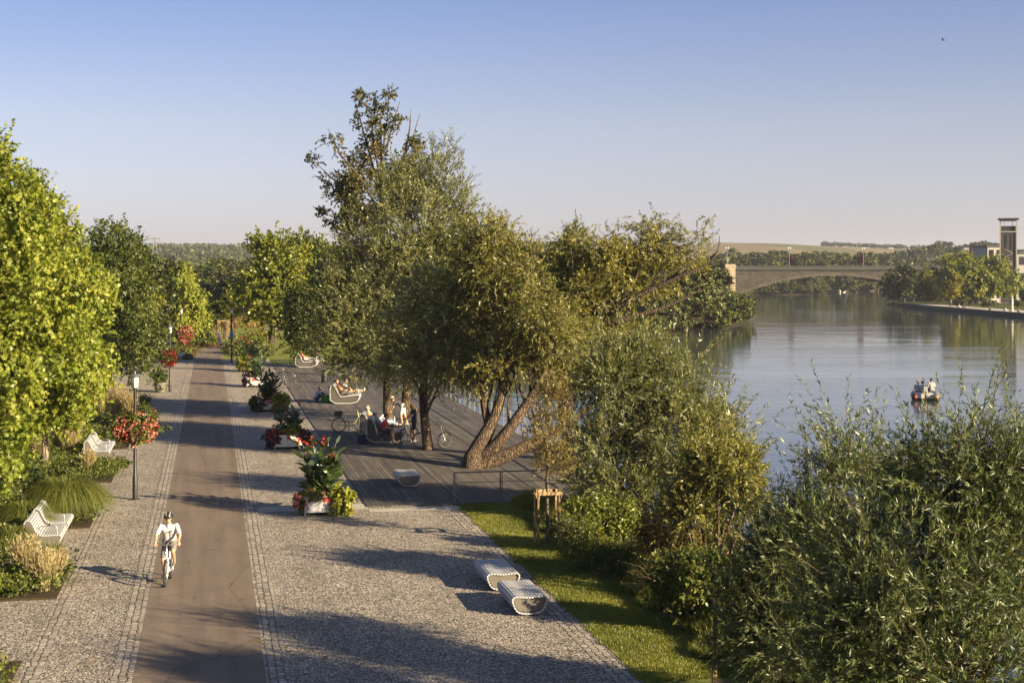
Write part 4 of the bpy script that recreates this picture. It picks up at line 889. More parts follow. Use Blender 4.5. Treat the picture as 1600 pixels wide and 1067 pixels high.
for sx in (-.25, .25): b.box((sx*tw, -tw*.45, 19.4), (.1, .1, 1.9)); b.box((sx*tw, tw*.45, 19.4), (.1, .1, 1.9))
b.build('belfry_post', M['grey_metal'], T)
b = MB(); b.box((0, 0, 20.62), (tw+1.2, tw+1.2, .4)); b.build('roof', M['stone_dark'], T, bevel=.05)
def building(name, px0, px1, d, top_py, lab, wall='plaster', storeys=3, depth=14, roof=True, cat='building'):
    x0, x1 = (px0-800)*d/F_PX, (px1-800)*d/F_PX; g = gh((x0+x1)/2, d); h = EYE-(top_py-HOR)*d/F_PX-g
    r = empty(name, ((x0+x1)/2, d, g), 0, lab, cat); W = x1-x0
    b = MB(); b.box((0, depth/2, h/2), (W, depth, h)); b.build('wall', M[wall], r)
    n = max(2, int(W/3.2)); sh = h/storeys
    for s in range(storeys):
        for i in range(n):
            b = MB(); b.box((-W/2+(i+.5)*W/n, -.02, sh*(s+.55)), (W/n*.62, .1, sh*.5)); b.build('window', M['dark_glass'], r)
    b = MB()
    if roof: b.prism([(-W/2-.4, h), (0, h+W*.16), (W/2+.4, h), ], 'y', -.4, depth+.4)
    else: b.box((0, depth/2, h+.2), (W+.6, depth+.6, .4))
    b.build('roof', M['roof'], r); return r
building('glass_fronted_building', 1543, 1567, 402, 386, 'grey flat-roofed building directly left of the church tower', 'concrete', 4, 12, False)
building('church_building', 1589, 1625, 400, 396, 'pale gabled church building right of the tower at the photo edge', 'plaster', 3, 18)
sheet('church_forecourt', [(tx-9, 386), (tx+22, 386), (tx+22, 420), (tx-9, 420)], -.70, M['concrete'])
for px, top, lab in ((1510, 387, 'small white house among trees on the rise, left one'), (1526, 396, 'small pale house on the rise, right of the other white house')):
    building('hill_house', px-4, px+4, 850, top, lab, 'plaster', 2, 9)
mon = at(1580, 487, 0); mon = pt(1581, 487, 305); mon[2] = -.7
mo = empty('stone_monument', tuple(mon), 0, 'slim white stone figure on a pedestal in the right bank park', 'monument')
MB().lathe([(.5, 0), (.5, .2), (.36, .25), (.33, .8), (.42, .85), (.42, .95), (.3, 1.25)], n=8).build('pedestal', M['concrete'], mo)
MB().lathe([(.3, 1.3), (.34, 1.9), (.3, 2.4), (.36, 2.7), (.12, 2.85), (.15, 2.95), (.17, 3.08), (.1, 3.22), (.01, 3.25)], n=10).build('figure', M['concrete'], mo, True)
# ---- pylon on the left horizon
pd = 900.0; px_ = (242-800)*pd/F_PX
py = empty('power_pylon', (px_, pd, gh(px_, pd)), R(12), 'pale lattice power pylon on the left horizon', 'pylon')
hz = EYE-(364-HOR)*pd/F_PX-gh(px_, pd); b = MB()
def half(z): return 2.3*(1-z/hz)+.25
zs = [hz*u for u in (0, .2, .38, .52, .64, .74, .82, .9)]
for sx, sy in ((1, 1), (1, -1), (-1, 1), (-1, -1)): b.tube([(sx*half(0), sy*half(0), 0), (sx*half(hz*.9), sy*half(hz*.9), hz*.9), (0, 0, hz)], [.2, .14, .1], 5)
for z0, z1 in zip(zs, zs[1:]):
    for s in (-1, 1):
        b.tube([(-half(z0), s*half(z0), z0), (half(z1), s*half(z1), z1)], .11, 4); b.tube([(half(z0), s*half(z0), z0), (-half(z1), s*half(z1), z1)], .11, 4)
        b.tube([(s*half(z0), -half(z0), z0), (s*half(z1), half(z1), z1)], .11, 4)
b.build('lattice_mast', M['grey_metal'], py)
for z, L in ((hz*.66, 3.6), (hz*.76, 4.4), (hz*.87, 3.2)):
    b = MB(); b.tube([(-L, 0, z), (L, 0, z)], .14, 5); b.tube([(-L, 0, z), (0, 0, z+1.3), (L, 0, z)], .1, 5)
    for s in (-1, 1): b.tube([(s*L*.95, 0, z), (s*L*.95, 0, z-1.2)], .12, 5)
    b.build('cross_arm', M['grey_metal'], py)
# ---------------------------------------------------------------- street furniture
def street_lamp(loc, lab, h=4.15):
    r = empty('street_lamp', loc, 0, lab, 'lamp', 'lamps beside the path'); b = MB()
    b.lathe([(.16, 0), (.16, .03), (.085, .05), (.085, .75), (.06, .82), (.055, 2.2), (.05, h-.5), (.075, h-.48), (.075, h-.44)], n=14); b.build('pole', M['black_metal'], r, True)
    MB().lathe([(.09, h-.44), (.105, h-.42), (.115, h-.08), (.10, h-.06)], n=16).build('lamp_glass', M['glass_opal'], r, True)
    b = MB(); b.lathe([(.20, h-.07), (.205, h-.05), (.12, h-.01), (.03, h+.03), (.02, h+.10), (.005, h+.12)], n=16)
    for k in range(4):
        a = k*math.pi/2; b.tube([(.112*math.cos(a), .112*math.sin(a), h-.45), (.122*math.cos(a), .122*math.sin(a), h-.06)], .008, 5)
    b.build('lamp_cap', M['grey_metal'], r, True); return r
l1, l2, l3, l4 = at(211, 780), at(265.5, 612), at(283, 553), at(362, 566)
street_lamp(tuple(l1), 'nearest dark lamp post with a white lantern, on the left paving')
street_lamp(tuple(l2), 'second dark lamp post from the viewer, beside the potted shrub')
street_lamp(tuple(l3), 'far lamp post standing on the edge of the back lawn, left of the path')
street_lamp(tuple(l4), 'thin far lamp post right of the path with the blue sign on it', 4.5)
flower_ball('flower_basket', (l1.x+.02, l1.y, 2.42), .60, .36, 'salmon_petal', 201, 'big round basket of salmon red flowers on the nearest lamp post', 'flower baskets on the lamp posts', 150, petal_n=620, psz=.055, lsz=.09)
flower_ball('flower_basket', (l2.x-.1, l2.y, 2.15), .40, .42, 'crimson_petal', 202, 'dark red flower basket on the second lamp post', 'flower baskets on the lamp posts', 80, petal_n=420, psz=.07, lsz=.09)
flower_ball('flower_basket', (l3.x+.3, l3.y, 1.9), .60, .55, 'salmon_petal', 203, 'orange red flower basket on the far lamp post of the back lawn', 'flower baskets on the lamp posts', 90, petal_n=420, psz=.11, lsz=.13)
# blue shared path sign
sg = empty('path_sign', (l4.x, l4.y-.06, 1.03), R(4), 'small blue sign with white cyclist and pedestrian pictograms on the far lamp post', 'sign')
blue = paint('sign blue', (.02, .12, .42), .4, .05)
b = MB(); b.prism([(.32*math.cos(a)*1.0, 2.55+.55*math.sin(a)) for a in np.linspace(0, 2*math.pi, 20, endpoint=False)], 'y', -.06, -.03); b.box((0, -.02, 2.55), (.06, .05, .9)); b.build('sign_plate', blue, sg)
b = MB()
def ring_xz(b, cx, cz, r, w):
    for k in range(14):
        a0, a1 = 2*math.pi*k/14, 2*math.pi*(k+1)/14
        b.prism([(cx+(r-w)*math.cos(a0), cz+(r-w)*math.sin(a0)), (cx+r*math.cos(a0), cz+r*math.sin(a0)), (cx+r*math.cos(a1), cz+r*math.sin(a1)), (cx+(r-w)*math.cos(a1), cz+(r-w)*math.sin(a1))], 'y', -.068, -.0605)
ring_xz(b, -.10, 2.30, .07, .02); ring_xz(b, .10, 2.30, .07, .02); b.box((0, -.064, 2.37), (.2, .007, .02)); b.box((.07, -.0645, 2.40), (.02, .006, .10))
b.box((0, -.064, 2.55), (.4, .007, .018)); ring_xz(b, 0, 2.88, .045, .045); b.box((0, -.064, 2.75), (.10, .007, .14)); b.box((-.03, -.0645, 2.64), (.03, .006, .10)); b.box((.03, -.0645, 2.64), (.03, .006, .10))
b.build('pictogram', M['white_metal'], sg); sg.scale = (.5, 1, .5)

def resample(P, step, closed=True):
    P = [np.array(p, float) for p in P]; Q = P+[P[0]] if closed else P
    seg = [np.linalg.norm(b-a) for a, b in zip(Q, Q[1:])]; T = np.concatenate([[0], np.cumsum(seg)]); n = max(3, round(T[-1]/step))
    s = np.linspace(0, T[-1], n+1); Q = np.array(Q)
    return np.stack([np.interp(s, T, Q[:, i]) for i in range(2)], -1)
def round_poly(P, it=2, closed=True):
    P = [np.array(p, float) for p in P]
    for _ in range(it):
        o = []
        for i in range(len(P)):
            a, c = P[i], P[(i+1) % len(P)]; o += [a*.8+c*.2, a*.2+c*.8]
        P = o
    return P
def slat_shell(b, prof, y0, y1, step=.075, th=.028, gap=.014):
    S = resample(prof, step)
    cen = S.mean(0)
    for a, c in zip(S, S[1:]):
        d = c-a; L = np.linalg.norm(d); d /= L; nr = np.array((d[1], -d[0])); m = (a+c)/2
        h = (L-gap)/2; q = [m-d*h+nr*th/2, m+d*h+nr*th/2, m+d*h-nr*th/2, m-d*h-nr*th/2]
        b.prism([tuple(x) for x in q], 'y', y0, y1)
def inset(P, k):
    P = np.array(P); c = P.mean(0); d = P-c; L = np.linalg.norm(d, axis=1, keepdims=True); return [tuple(x) for x in c+d*(L-k)/L]
BENCH = round_poly([(-.36, .07), (-.48, .45), (-.50, .84), (-.40, .92), (-.31, .86), (-.13, .46), (.40, .49), (.49, .45), (.46, .36), (.22, .09), (.12, .07)], 2)
def park_bench(loc, rz, lab, n=2):
    r = empty('park_bench', loc, rz, lab, 'bench', 'white slatted benches by the beds'); L, gap = 1.55, .46
    for k in range(n):
        y0 = -(n*L+(n-1)*gap)/2+k*(L+gap); b = MB(); slat_shell(b, BENCH, y0, y0+L, .075, .028, .02); b.build('slatted_seat', M['white'], r); MB().prism(inset(BENCH, .022), 'y', y0+.055, y0+L-.055).build('gap_shade_core', M['gap_shade'], r)  # dark core added inside the hollow shell so slat gaps look shaded
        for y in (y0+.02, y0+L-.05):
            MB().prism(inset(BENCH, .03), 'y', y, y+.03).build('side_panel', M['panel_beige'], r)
        for y in (y0+.62, ):
            b = MB(); b.tube([(-.16, y0+.25, .47), (-.14, y0+.25, .66), (-.06, y0+.25, .69), (.25, y0+.25, .70), (.33, y0+.25, .66), (.34, y0+.25, .49)], .013, 6); b.build('armrest', M['grey_metal'], r, True)
    if n > 1:                            # seat carried on between the two backrests
        b = MB()
        for k in range(9): b.box((.02+.052*k, 0, .465), (.035, gap+.02, .03))
        b.build('seat_bridge', M['white'], r)
    b = MB(); b.box((-.12, 0, .04), (.5, n*L-.3, .06)); b.build('plinth', M['black_metal'], r); return r
park_bench(st(43.0, -4.42), RZ, 'nearer white double bench with two backrests, beside the big grass tussock')
park_bench(st(62.0, -4.42), RZ, 'farther white double bench, left of the nearest lamp post')
STOOL = round_poly([(-.27, .05), (-.40, .34), (-.37, .42), (-.2, .42), (0, .395), (.2, .42), (.37, .42), (.40, .34), (.27, .05)], 2)
def slab_bench(loc, rz, lab, L=1.75):
    r = empty('backless_bench', loc, rz, lab, 'bench', 'white backless benches'); b = MB(); slat_shell(b, STOOL, -L/2, L/2, .068, .03, .017); b.build('slatted_seat', M['white'], r); MB().prism(inset(STOOL, .024), 'y', -L/2+.085, L/2-.085).build('gap_shade_core', M['gap_shade'], r)
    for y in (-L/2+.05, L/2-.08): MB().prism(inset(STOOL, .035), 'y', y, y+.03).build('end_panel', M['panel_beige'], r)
    b = MB()
    for y in (-L/2+.35, L/2-.35): b.box((0, y, .025), (.4, .12, .05))
    b.build('foot', M['black_metal'], r); return r
def bench_at(px, py, lab, L=1.75, rz=RZ):   # px, py = middle of the near end at the ground
    p = at(px, py); c = p+Vector((-math.sin(rz)*L/2, math.cos(rz)*L/2, 0)); return slab_bench(tuple(c), rz, lab, L)
bench_at(828, 962, 'nearest white backless bench, at the edge of the lawn')
bench_at(787, 924, 'white backless bench just behind the nearest one at the lawn edge')
p = bench_at(640, 763, 'white backless bench alone on the timber deck', 1.6); p.location.z = .03
RECL = round_poly([(.0, .03), (0, .92), (.04, 1.05), (.14, 1.09), (.24, 1.02), (.54, .44), (.62, .40), (1.50, .50), (1.66, .50), (1.68, .44), (1.50, .03)], 1)
def recliner(loc, rz, lab, L=1.5):
    r = empty('deck_recliner', loc, rz, lab, 'lounger', 'white and grey recliners on the deck'); b = MB(); slat_shell(b, RECL, 0, L, .085, .05, .014); b.build('slatted_shell', M['white'], r); MB().prism(inset(RECL, .034), 'y', .075, L-.075).build('gap_shade_core', M['gap_shade'], r)
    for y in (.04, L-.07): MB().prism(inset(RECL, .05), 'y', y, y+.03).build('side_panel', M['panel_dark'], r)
    return r
def deck_at(px, py): v = at(px, py, .03); return (v.x, v.y, .031)
RA = deck_at(573, 692); RB_ = (RA[0]-.55, RA[1]+2.25, RA[2]); RC = deck_at(516, 631); RD = deck_at(462, 574)
recliner(RA, R(2), 'front recliner of the crowded pair on the deck, next to the folding stool', 1.6)
recliner(RB_, R(2), 'rear recliner of the crowded pair on the deck, touching the bicycle', 1.6)
recliner(RC, R(2), 'recliner by itself further back on the deck, beside the seated man', 1.6)
recliner(RD, R(2), 'farthest recliner, at the end of the deck near the lawn', 1.6)
# railings
def railing(name, pts, lab, step, rails=(.99, .5), h=1.0, post=.045):
    P = [Vector(p) for p in pts]; r = empty(name, tuple(P[0]), 0, lab, 'railing'); o = P[0]
    pos = []
    for a, c in zip(P, P[1:]):
        n = max(1, round((c-a).length/step)); pos += [a.lerp(c, k/n) for k in range(n)]
    pos.append(P[-1])
    for q in pos[:95]:
        b = MB(); v = q-o; b.box((v.x, v.y, v.z+h/2), (post, post*.5, h), RZ); b.box((v.x+post*1.2*CA, v.y+post*1.2*SA, v.z+h/2), (post*.5, post*.5, h), RZ); b.build('post', M['grey_metal'], r)
    for z in rails:
        b = MB(); b.tube([tuple(q-o+Vector((0, 0, z))) for q in P], .024 if z > .9 else .012, 6); b.build('handrail' if z > .9 else 'rail', M['grey_metal'], r)
    return r
railing('deck_railing', [st(47.35, 7.75, .03), st(47.35, 13.9, .03)], 'dark railing across the near end of the deck beside the lawn', 1.4, (.99, .66, .34), post=.05)
railing('deck_railing', [st(47.6, 13.93, .03), st(121.9, 13.93, .03)], 'long grey railing along the river side of the deck', 1.6, (1.0, .55))
railing('deck_railing', [deck_at(488, 567), deck_at(560, 566)], 'short railing across the far end of the deck', 1.8, (1.0, .5))
bn = deck_at(507, 598); lb = empty('litter_bin', bn, 0, 'dark litter bin on the deck left of the willow trunks', 'bin')
MB().lathe([(.2, 0), (.22, .05), (.22, .75), (.18, .8)], n=14).build('bin_body', M['black_metal'], lb, True); MB().lathe([(.19, .82), (.2, .86), (.05, .9)], n=14).build('bin_lid', M['grey_metal'], lb, True)

# ---------------------------------------------------------------- planters with flowers
def planter(loc, lab, crest=.12, w=1.1, h=.62, stain=False):
    r = empty('flower_planter', loc, RZ, lab, 'planter', 'white flower boxes along the path'); d = w/2
    for s in (-1, 1): MB().prism([(-d, 0), (-d, h), (d, h), (d, 0), (d-.10, 0), (d-.22, .12), (-d+.22, .12), (-d+.10, 0)], 'x', s*d-.02, s*d+.02).build('side_board', M['white_metal'], r)
    for y in (-d+.002, d-.002): MB().prism([(-d+.021, .12), (-d+.021, h-.004), (d-.021, h-.004), (d-.021, .12)], 'y', y-.018, y+.018).build('front_board', M['white_metal'], r)
    MB().box((0, 0, h-.1), (w-.06, w-.06, .06)).build('soil_top', M['soil'], r)
    y = -d-.018; cx, cz, sw, sh = crest, h-.05, .27, .36
    shield = [(-.5, 0), (.5, 0), (.5, -.62), (.38, -.84), (.18, -.96), (0, -1), (-.18, -.96), (-.38, -.84), (-.5, -.62)]
    e = MB(); e.prism([(cx+u*sw*1.1, cz+.012+v*sh*1.07) for u, v in shield], 'y', y-.003, y); em = e.build('emblem', M['black_metal'], r)
    e = MB(); e.prism([(cx+u*sw, cz+v*sh) for u, v in shield], 'y', y-.006, y-.0032); e.build('emblem_shield', M['white_metal'], em)
    e = MB(); e.prism([(cx-.5*sw, cz), (cx+.5*sw, cz), (cx+.5*sw, cz-.26*sh), (cx+.333*sw, cz-.56*sh), (cx+.167*sw, cz-.26*sh), (cx, cz-.56*sh), (cx-.167*sw, cz-.26*sh), (cx-.333*sw, cz-.56*sh), (cx-.5*sw, cz-.26*sh)], 'y', y-.009, y-.0062)
    e.build('emblem_red', crest_red, em)
    for ch in list(em.children): ch.location = (0, 0, 0)
    return r
crest_red = paint('heraldic red', (.42, .025, .02), .45, .08)
def canna(loc, seed, lab, h=1.5, n=17, rad=.42, flowers=7, leaf=.42, key='canna_leaf'):
    rng = np.random.default_rng(seed); r = empty('canna_plant', loc, 0, lab, 'plant', 'cannas in the flower boxes'); parts = []; fp = []
    for i in range(n):
        a = rng.uniform(0, 6.28); q = rad*rng.uniform(0, 1)**.5; lean = np.array((math.cos(a), math.sin(a), 0))*rng.uniform(.1, .45); hh = h*rng.uniform(.55, 1.0)
        b0 = np.array((q*math.cos(a)*.6, q*math.sin(a)*.6, 0)); tip = b0+lean+np.array((0, 0, hh)); V, Fq = tube_np(bez(b0, b0+np.array((0, 0, hh*.5)), tip, 5), [.016, .015, .012, .01, .008], 5); parts.append((V, Fq, np.full(len(Fq), .4), 0))
        m = 8; u = np.linspace(.12, .98, m); Pq = b0+(tip-b0)*u[:, None]; az = rng.uniform(0, 6.28)+np.arange(m)*2.6
        Dl = nrm(np.stack([np.cos(az), np.sin(az), rng.uniform(.25, 1.2, m)], -1)); parts.append((*leaf_arrays(rng, Pq, Dl, leaf, leaf*.34, 'oval', np.clip(rng.normal(.45, .2, m), 0, 1), roll=.5, face_up=.9), 0))
        if i < flowers:
            top = tip+np.array((0, 0, rng.uniform(.12, .38))); V, Fq = tube_np([tip, (tip+top)/2, top], .007, 4); parts.append((V, Fq, None, 0))
            k = 20; fp.append((*leaf_arrays(rng, top+rng.normal(0, .036, (k, 3))*np.array((1, 1, 1.4)), rand_dirs(rng, k), .07, .05, 'oval', rng.uniform(0, .7, k)), 0))
    arrays_mesh('foliage', parts, [M[key]], r)
    if fp: arrays_mesh('blossom', fp, [M['red_petal']], r)
    return r
def trailing(name, loc, seed, lab, leafkey, rx, rz, leaf=.08, n=70, petal=None, cat='plant', group=None, off=(0, 0), tone_mid=.5, pn=140):
    rng = np.random.default_rng(seed); r = empty(name, loc, 0, lab, cat, group)
    bl = [(0, 0, 0, rx, rx, rz*.6), (off[0], off[1], -rz*.55, rx*.8, rx*.8, rz*.6)]
    C, parts = crown_parts(rng, bl, n, rx*.28, 5, 6, rx*.35, leaf, leaf*.8, 'oval', .9, .5, .15, 0, 3.0, tone_mid=tone_mid)
    arrays_mesh('foliage', parts, [M[leafkey]], r)
    if petal:
        d = rand_dirs(rng, pn); q = d*np.array((rx*1.1, rx*1.1, rz*.7))+np.array((0, 0, -rz*.1)); Q = np.repeat(q, 4, 0)+rng.normal(0, .02, (pn*4, 3))
        arrays_mesh('blossom', [(*leaf_arrays(rng, Q, rand_dirs(rng, pn*4), .055, .05, 'oval', rng.uniform(0, 1, pn*4)), 0)], [M[petal]], r)
    return r
ORD = ['nearest white flower box', 'second white flower box along the path', 'third white flower box along the path', 'fourth white flower box along the path', 'farthest white flower box along the path']
PL = []
for i, (px, py_, cr) in enumerate(((505, 806, .14), (450, 702, .1), (419, 643, .1), (399, 605, -.05), (391, 581, 0))):
    v = at(px, py_); v += Vector((-SA*.55, CA*.55, 0)); PL.append(v)
    planter(tuple(v), ('%s, carrying a red and white shield emblem' % ORD[i]), cr)
def lo(i, u, v, z): q = PL[i]; return (q.x+u*CA-v*SA, q.y+u*SA+v*CA, z)
canna(lo(0, 0, .1, .55), 301, 'tall red-flowered canna in the nearest flower box', 1.6, 30, .52, 7, .46)
canna(lo(1, .05, .1, .55), 302, 'canna in the second flower box, one red bloom', 1.15, 15, .42, 3, .42)
canna(lo(2, .1, .1, .55), 303, 'dark canna without blooms in the third flower box', 1.65, 22, .5, 0, .45)
canna(lo(3, .15, .1, .55), 304, 'dark canna in the fourth flower box', 1.5, 16, .45, 1, .45)
canna(lo(4, .15, .1, .55), 305, 'green canna with orange red blooms in the farthest flower box', 1.8, 16, .5, 8, .45)
TG = 'trailing plants in the flower boxes'
trailing('trailing_plant', lo(0, .52, -.42, .52), 311, 'lime green trailing plant hanging over the right corner of the nearest flower box', 'lime_leaf', .36, .62, .095, 110, group=TG)
trailing('trailing_plant', lo(0, -.62, -.35, .5), 312, 'pink-flowered trailing plant on the left of the nearest flower box', 'mid_leaf', .26, .34, .06, 60, 'pink_petal', group=TG)
trailing('trailing_plant', lo(0, -.3, -.38, .68), 313, 'small light green plant at the front of the nearest flower box', 'shrub_leaf', .3, .26, .07, 60, 'pink_petal', group=TG, pn=40)
trailing('trailing_plant', lo(1, .62, -.35, .56), 314, 'dark purple plant with pink blooms on the right of the second flower box', 'purple_leaf', .3, .42, .08, 80, 'pink_petal', group=TG, pn=50)
trailing('trailing_plant', lo(1, -.55, -.3, .6), 315, 'dark plant with red blooms on the left of the second flower box', 'purple_leaf', .36, .42, .08, 90, 'red_petal', group=TG, pn=130)
trailing('trailing_plant', lo(1, .2, -.25, .8), 316, 'yellow-green bushy plant in the middle of the second flower box', 'lime_leaf', .36, .34, .08, 80, group=TG)
trailing('trailing_plant', lo(2, .62, -.35, .55), 317, 'lime green trailing plant hanging over the third flower box', 'lime_leaf', .5, .7, .1, 130, group=TG)
trailing('trailing_plant', lo(2, -.5, -.3, .55), 318, 'dark trailing plant on the left of the third flower box', 'mid_leaf', .42, .6, .09, 90, 'crimson_petal', group=TG, tone_mid=.2)
trailing('trailing_plant', lo(3, -.4, -.2, .6), 319, 'blackish purple plant on the left of the fourth flower box', 'purple_leaf', .42, .6, .09, 100, group=TG)
trailing('trailing_plant', lo(4, -.3, -.3, .75), 320, 'lime green ball of leaves over the farthest flower box', 'lime_leaf', .6, .75, .11, 130, group=TG)
# round pot with shrub
pp = at(250, 612.5); pv = empty('stone_pot', tuple(pp), 0, 'round grey stone pot beside the second lamp post', 'pot')
MB().lathe([(.24, 0), (.30, .05), (.37, .5), (.41, .52), (.41, .6), (.36, .6), (.34, .54)], n=22).build('pot_bowl', M['pot'], pv, True); MB().lathe([(.005, .5), (.345, .52)], n=18).build('soil_top', M['soil'], pv)
trailing('potted_shrub', (pp.x, pp.y, 1.05), 321, 'dark green shrub growing in the round stone pot', 'mid_leaf', .44, .7, .08, 120, None, 'shrub', tone_mid=.2)

# ---------------------------------------------------------------- grasses and beds
def grass_tuft(name, loc, seed, lab, key, n, h, rad, arch, width=.012, group=None, cat='grass', plume=None, dome=False):
    """arching blades as bent ribbons"""
    rng = np.random.default_rng(seed); r = empty(name, loc, rng.uniform(0, 6), lab, cat, group); k = 5
    a = rng.uniform(0, 6.28, n); k = 9 if dome else 5; q = rad*.35*rng.uniform(0, 1, n)**.5; b0 = np.stack([q*np.cos(a), q*np.sin(a), np.zeros(n)], -1)
    a2 = a+rng.normal(0, .5, n); L = h*rng.uniform(.65, 1.15, n); out = arch*rng.uniform(.25, 1.1, n)
    side = np.stack([-np.sin(a2), np.cos(a2), np.zeros(n)], -1)*width; V = np.empty((n, k, 2, 3))
    phi = np.pi*(.5+.36*np.clip(out/np.maximum(arch, .05), 0, 1)) if dome else None
    for i in range(k):
        u = i/(k-1); rr = out*u**1.7; z = L*(u-.42*(out/np.maximum(h, .1))*u**2.6)
        if dome: rr = out*(1-np.cos(u*phi))/(1-np.cos(phi)); z = L*np.sin(u*phi)*(1-.25*out/arch)
        c = b0+np.stack([rr*np.cos(a2), rr*np.sin(a2), z], -1); w_ = (1-u**2*.92)
        V[:, i, 0] = c-side*w_; V[:, i, 1] = c+side*w_
    f = np.array([(2*i, 2*i+1, 2*i+3, 2*i+2) for i in range(k-1)]); Fq = (f[None]+(np.arange(n)*k*2)[:, None, None]).reshape(-1, 4)
    arrays_mesh('blades', [(V.reshape(-1, 3), Fq, np.repeat(np.clip(rng.normal(.5, .22, n), 0, 1), k-1), 0)], [M[key]], r)
    if plume:
        m = plume; i = rng.choice(n, m); c = V[i, -1].mean(1); D_ = nrm(V[i, -1].mean(1)-V[i, -2].mean(1))
        Q = np.repeat(c, 7, 0)-np.repeat(D_, 7, 0)*rng.uniform(-.05, .28, (m*7, 1)); arrays_mesh('plumes', [(*leaf_arrays(rng, Q, nrm(np.repeat(D_, 7, 0)+rng.normal(0, .3, (m*7, 3))), .10, .02, 'lance', rng.uniform(.3, 1, m*7)), 0)], [M['straw']], r)
    return r
def bed_at(px, py): v = at(px, py, .05); return (v.x, v.y, .05)
GG = 'golden ornamental grasses in the beds'
for i, (px, py_, h, rad, lab) in enumerate(((68, 922, .85, .34, 'golden feathery grass at the front corner of the nearest bed'), (38, 905, .95, .36, 'golden feathery grass left of the front corner one'), (88, 908, .7, .22, 'smaller golden grass right of the front corner one'), (138, 742, .85, .2, 'single pale golden tuft beside the farther bench'), (112, 716, 1.35, .4, 'straw coloured grass left of the farther bench'), (92, 712, 1.3, .4, 'straw coloured grass second left of the farther bench'), (62, 722, .9, .3, 'low straw coloured grass near the left trees'),
                                          (160, 655, 1.5, .5, 'tall golden grass left end of the back row'), (182, 655, 1.7, .55, 'tall golden grass in the middle of the back row'), (203, 657, 1.35, .4, 'tall golden grass at the right end of the back row'), (148, 642, 1.4, .5, 'tall golden grass at the back of the row'))):
    grass_tuft('golden_grass', bed_at(px, py_), 400+i, lab, 'straw', 420, h, rad*1.2, .26*h, .007, GG, plume=260)
grass_tuft('grass_tussock', bed_at(102, 812), 420, 'huge rounded green grass tussock behind the nearer bench', 'sedge', 6500, 1.25, 1.2, 1.25, .009, dome=True)
grass_tuft('grass_tussock', bed_at(40, 835), 421, 'second big green grass tussock, left of the huge one behind the bench', 'sedge', 2400, .95, .8, .85, .009, dome=True)
grass_tuft('grass_tussock', bed_at(20, 868), 422, 'green and brown grass tussock behind the golden grasses', 'sedge', 1300, .8, .6, .6, .009, dome=True)
grass_tuft('grass_tussock', bed_at(82, 880), 423, 'low green tuft at the end of the nearer bench', 'sedge', 700, .6, .4, .35, .008)
for i, (px, py_, rx, rz, key, petal, lab) in enumerate(((222, 655, .7, .6, 'mid_leaf', 'crimson_petal', 'dark rounded shrub with small red heads at the end of the back bed'), (195, 668, .6, .35, 'shrub_leaf', None, 'low light green shrub in front of the golden grasses'), (165, 690, .8, .7, 'mid_leaf', None, 'green shrub between the golden grasses and the farther bench'), (205, 690, .55, .45, 'shrub_leaf', 'gold', 'yellow-flowered low shrub under the flower basket'), (20, 745, .9, .9, 'mid_leaf', None, 'green shrub under the left trees'), (75, 765, .8, .5, 'mid_leaf', None, 'low green shrub beside the gap in the beds'), (160, 735, .5, .3, 'shrub_leaf', None, 'low leafy shrub at the foot of the farther bench'), (185, 728, .35, .25, 'mid_leaf', None, 'small low shrub at the corner of the second bed'), (8, 925, .5, .3, 'shrub_leaf', None, 'low light green shrub at the left edge of the nearest bed'), (100, 690, .9, 1.0, 'mid_leaf', None, 'dark green shrub behind the straw coloured grasses'), (120, 668, 1.0, 1.1, 'mid_leaf', None, 'tall dark green shrub at the foot of the left trees'), (70, 690, 1.0, 1.0, 'brown_leaf', None, 'reddish brown shrub half hidden below the left trees'))):
    v = bed_at(px, py_); trailing('bed_shrub', (v[0], v[1], v[2]+rz*.55), 430+i, lab, key, rx, rz, .075, int(90*rx/.6), 'straw' if petal == 'gold' else petal, 'shrub', 'low shrubs in the planting beds', tone_mid=.35, pn=90)
# ground cover: one mass per bed
rng = np.random.default_rng(77); Q, Dq, Tq = [], [], []
for s0, s1, t0, t1, n in ((35.5, 39.3, -10, -3.55, 520), (39.4, 45.0, -10, -5.4, 420), (45.1, 48.6, -10, -3.55, 420), (48.7, 54.6, -11, -6.35, 420), (54.7, 59.1, -11, -3.55, 560), (59.2, 64.8, -11, -5.4, 420), (64.9, 90.4, -14, -3.55, 1500), (24, 29.6, -9, -3.75, 260)):
    s = rng.uniform(s0, s1, n); t = rng.uniform(t0, t1, n); hgt = np.abs(rng.normal(.08, .08, n))+.03; k = 26
    c = np.stack([t*CA-s*SA, t*SA+s*CA, .05+hgt], -1); d = rand_dirs(rng, n*k); d[:, 2] = np.abs(d[:, 2])
    Q.append(np.repeat(c, k, 0)+d*np.repeat(hgt*1.0+.08, k)[:, None]*np.array((1.6, 1.6, 1))); Dq.append(nrm(d+rng.normal(0, .5, d.shape))); Tq.append(np.clip(np.repeat(rng.uniform(.1, .8, n), k)+rng.normal(0, .12, n*k), 0, 1))
Q = np.concatenate(Q); Dq = np.concatenate(Dq); Tq = np.concatenate(Tq)
tag(arrays_mesh('ground_cover', [(*leaf_arrays(rng, Q, Dq, .085, .05, 'oval', Tq), 0)], [M['mid_leaf']]), 'low leafy ground cover filling the planting beds', 'ground cover', kind='stuff')
sheet('front_bed_soil', stq(23.5, 29.8, -10, -3.6), .045, M['soil'], .1)
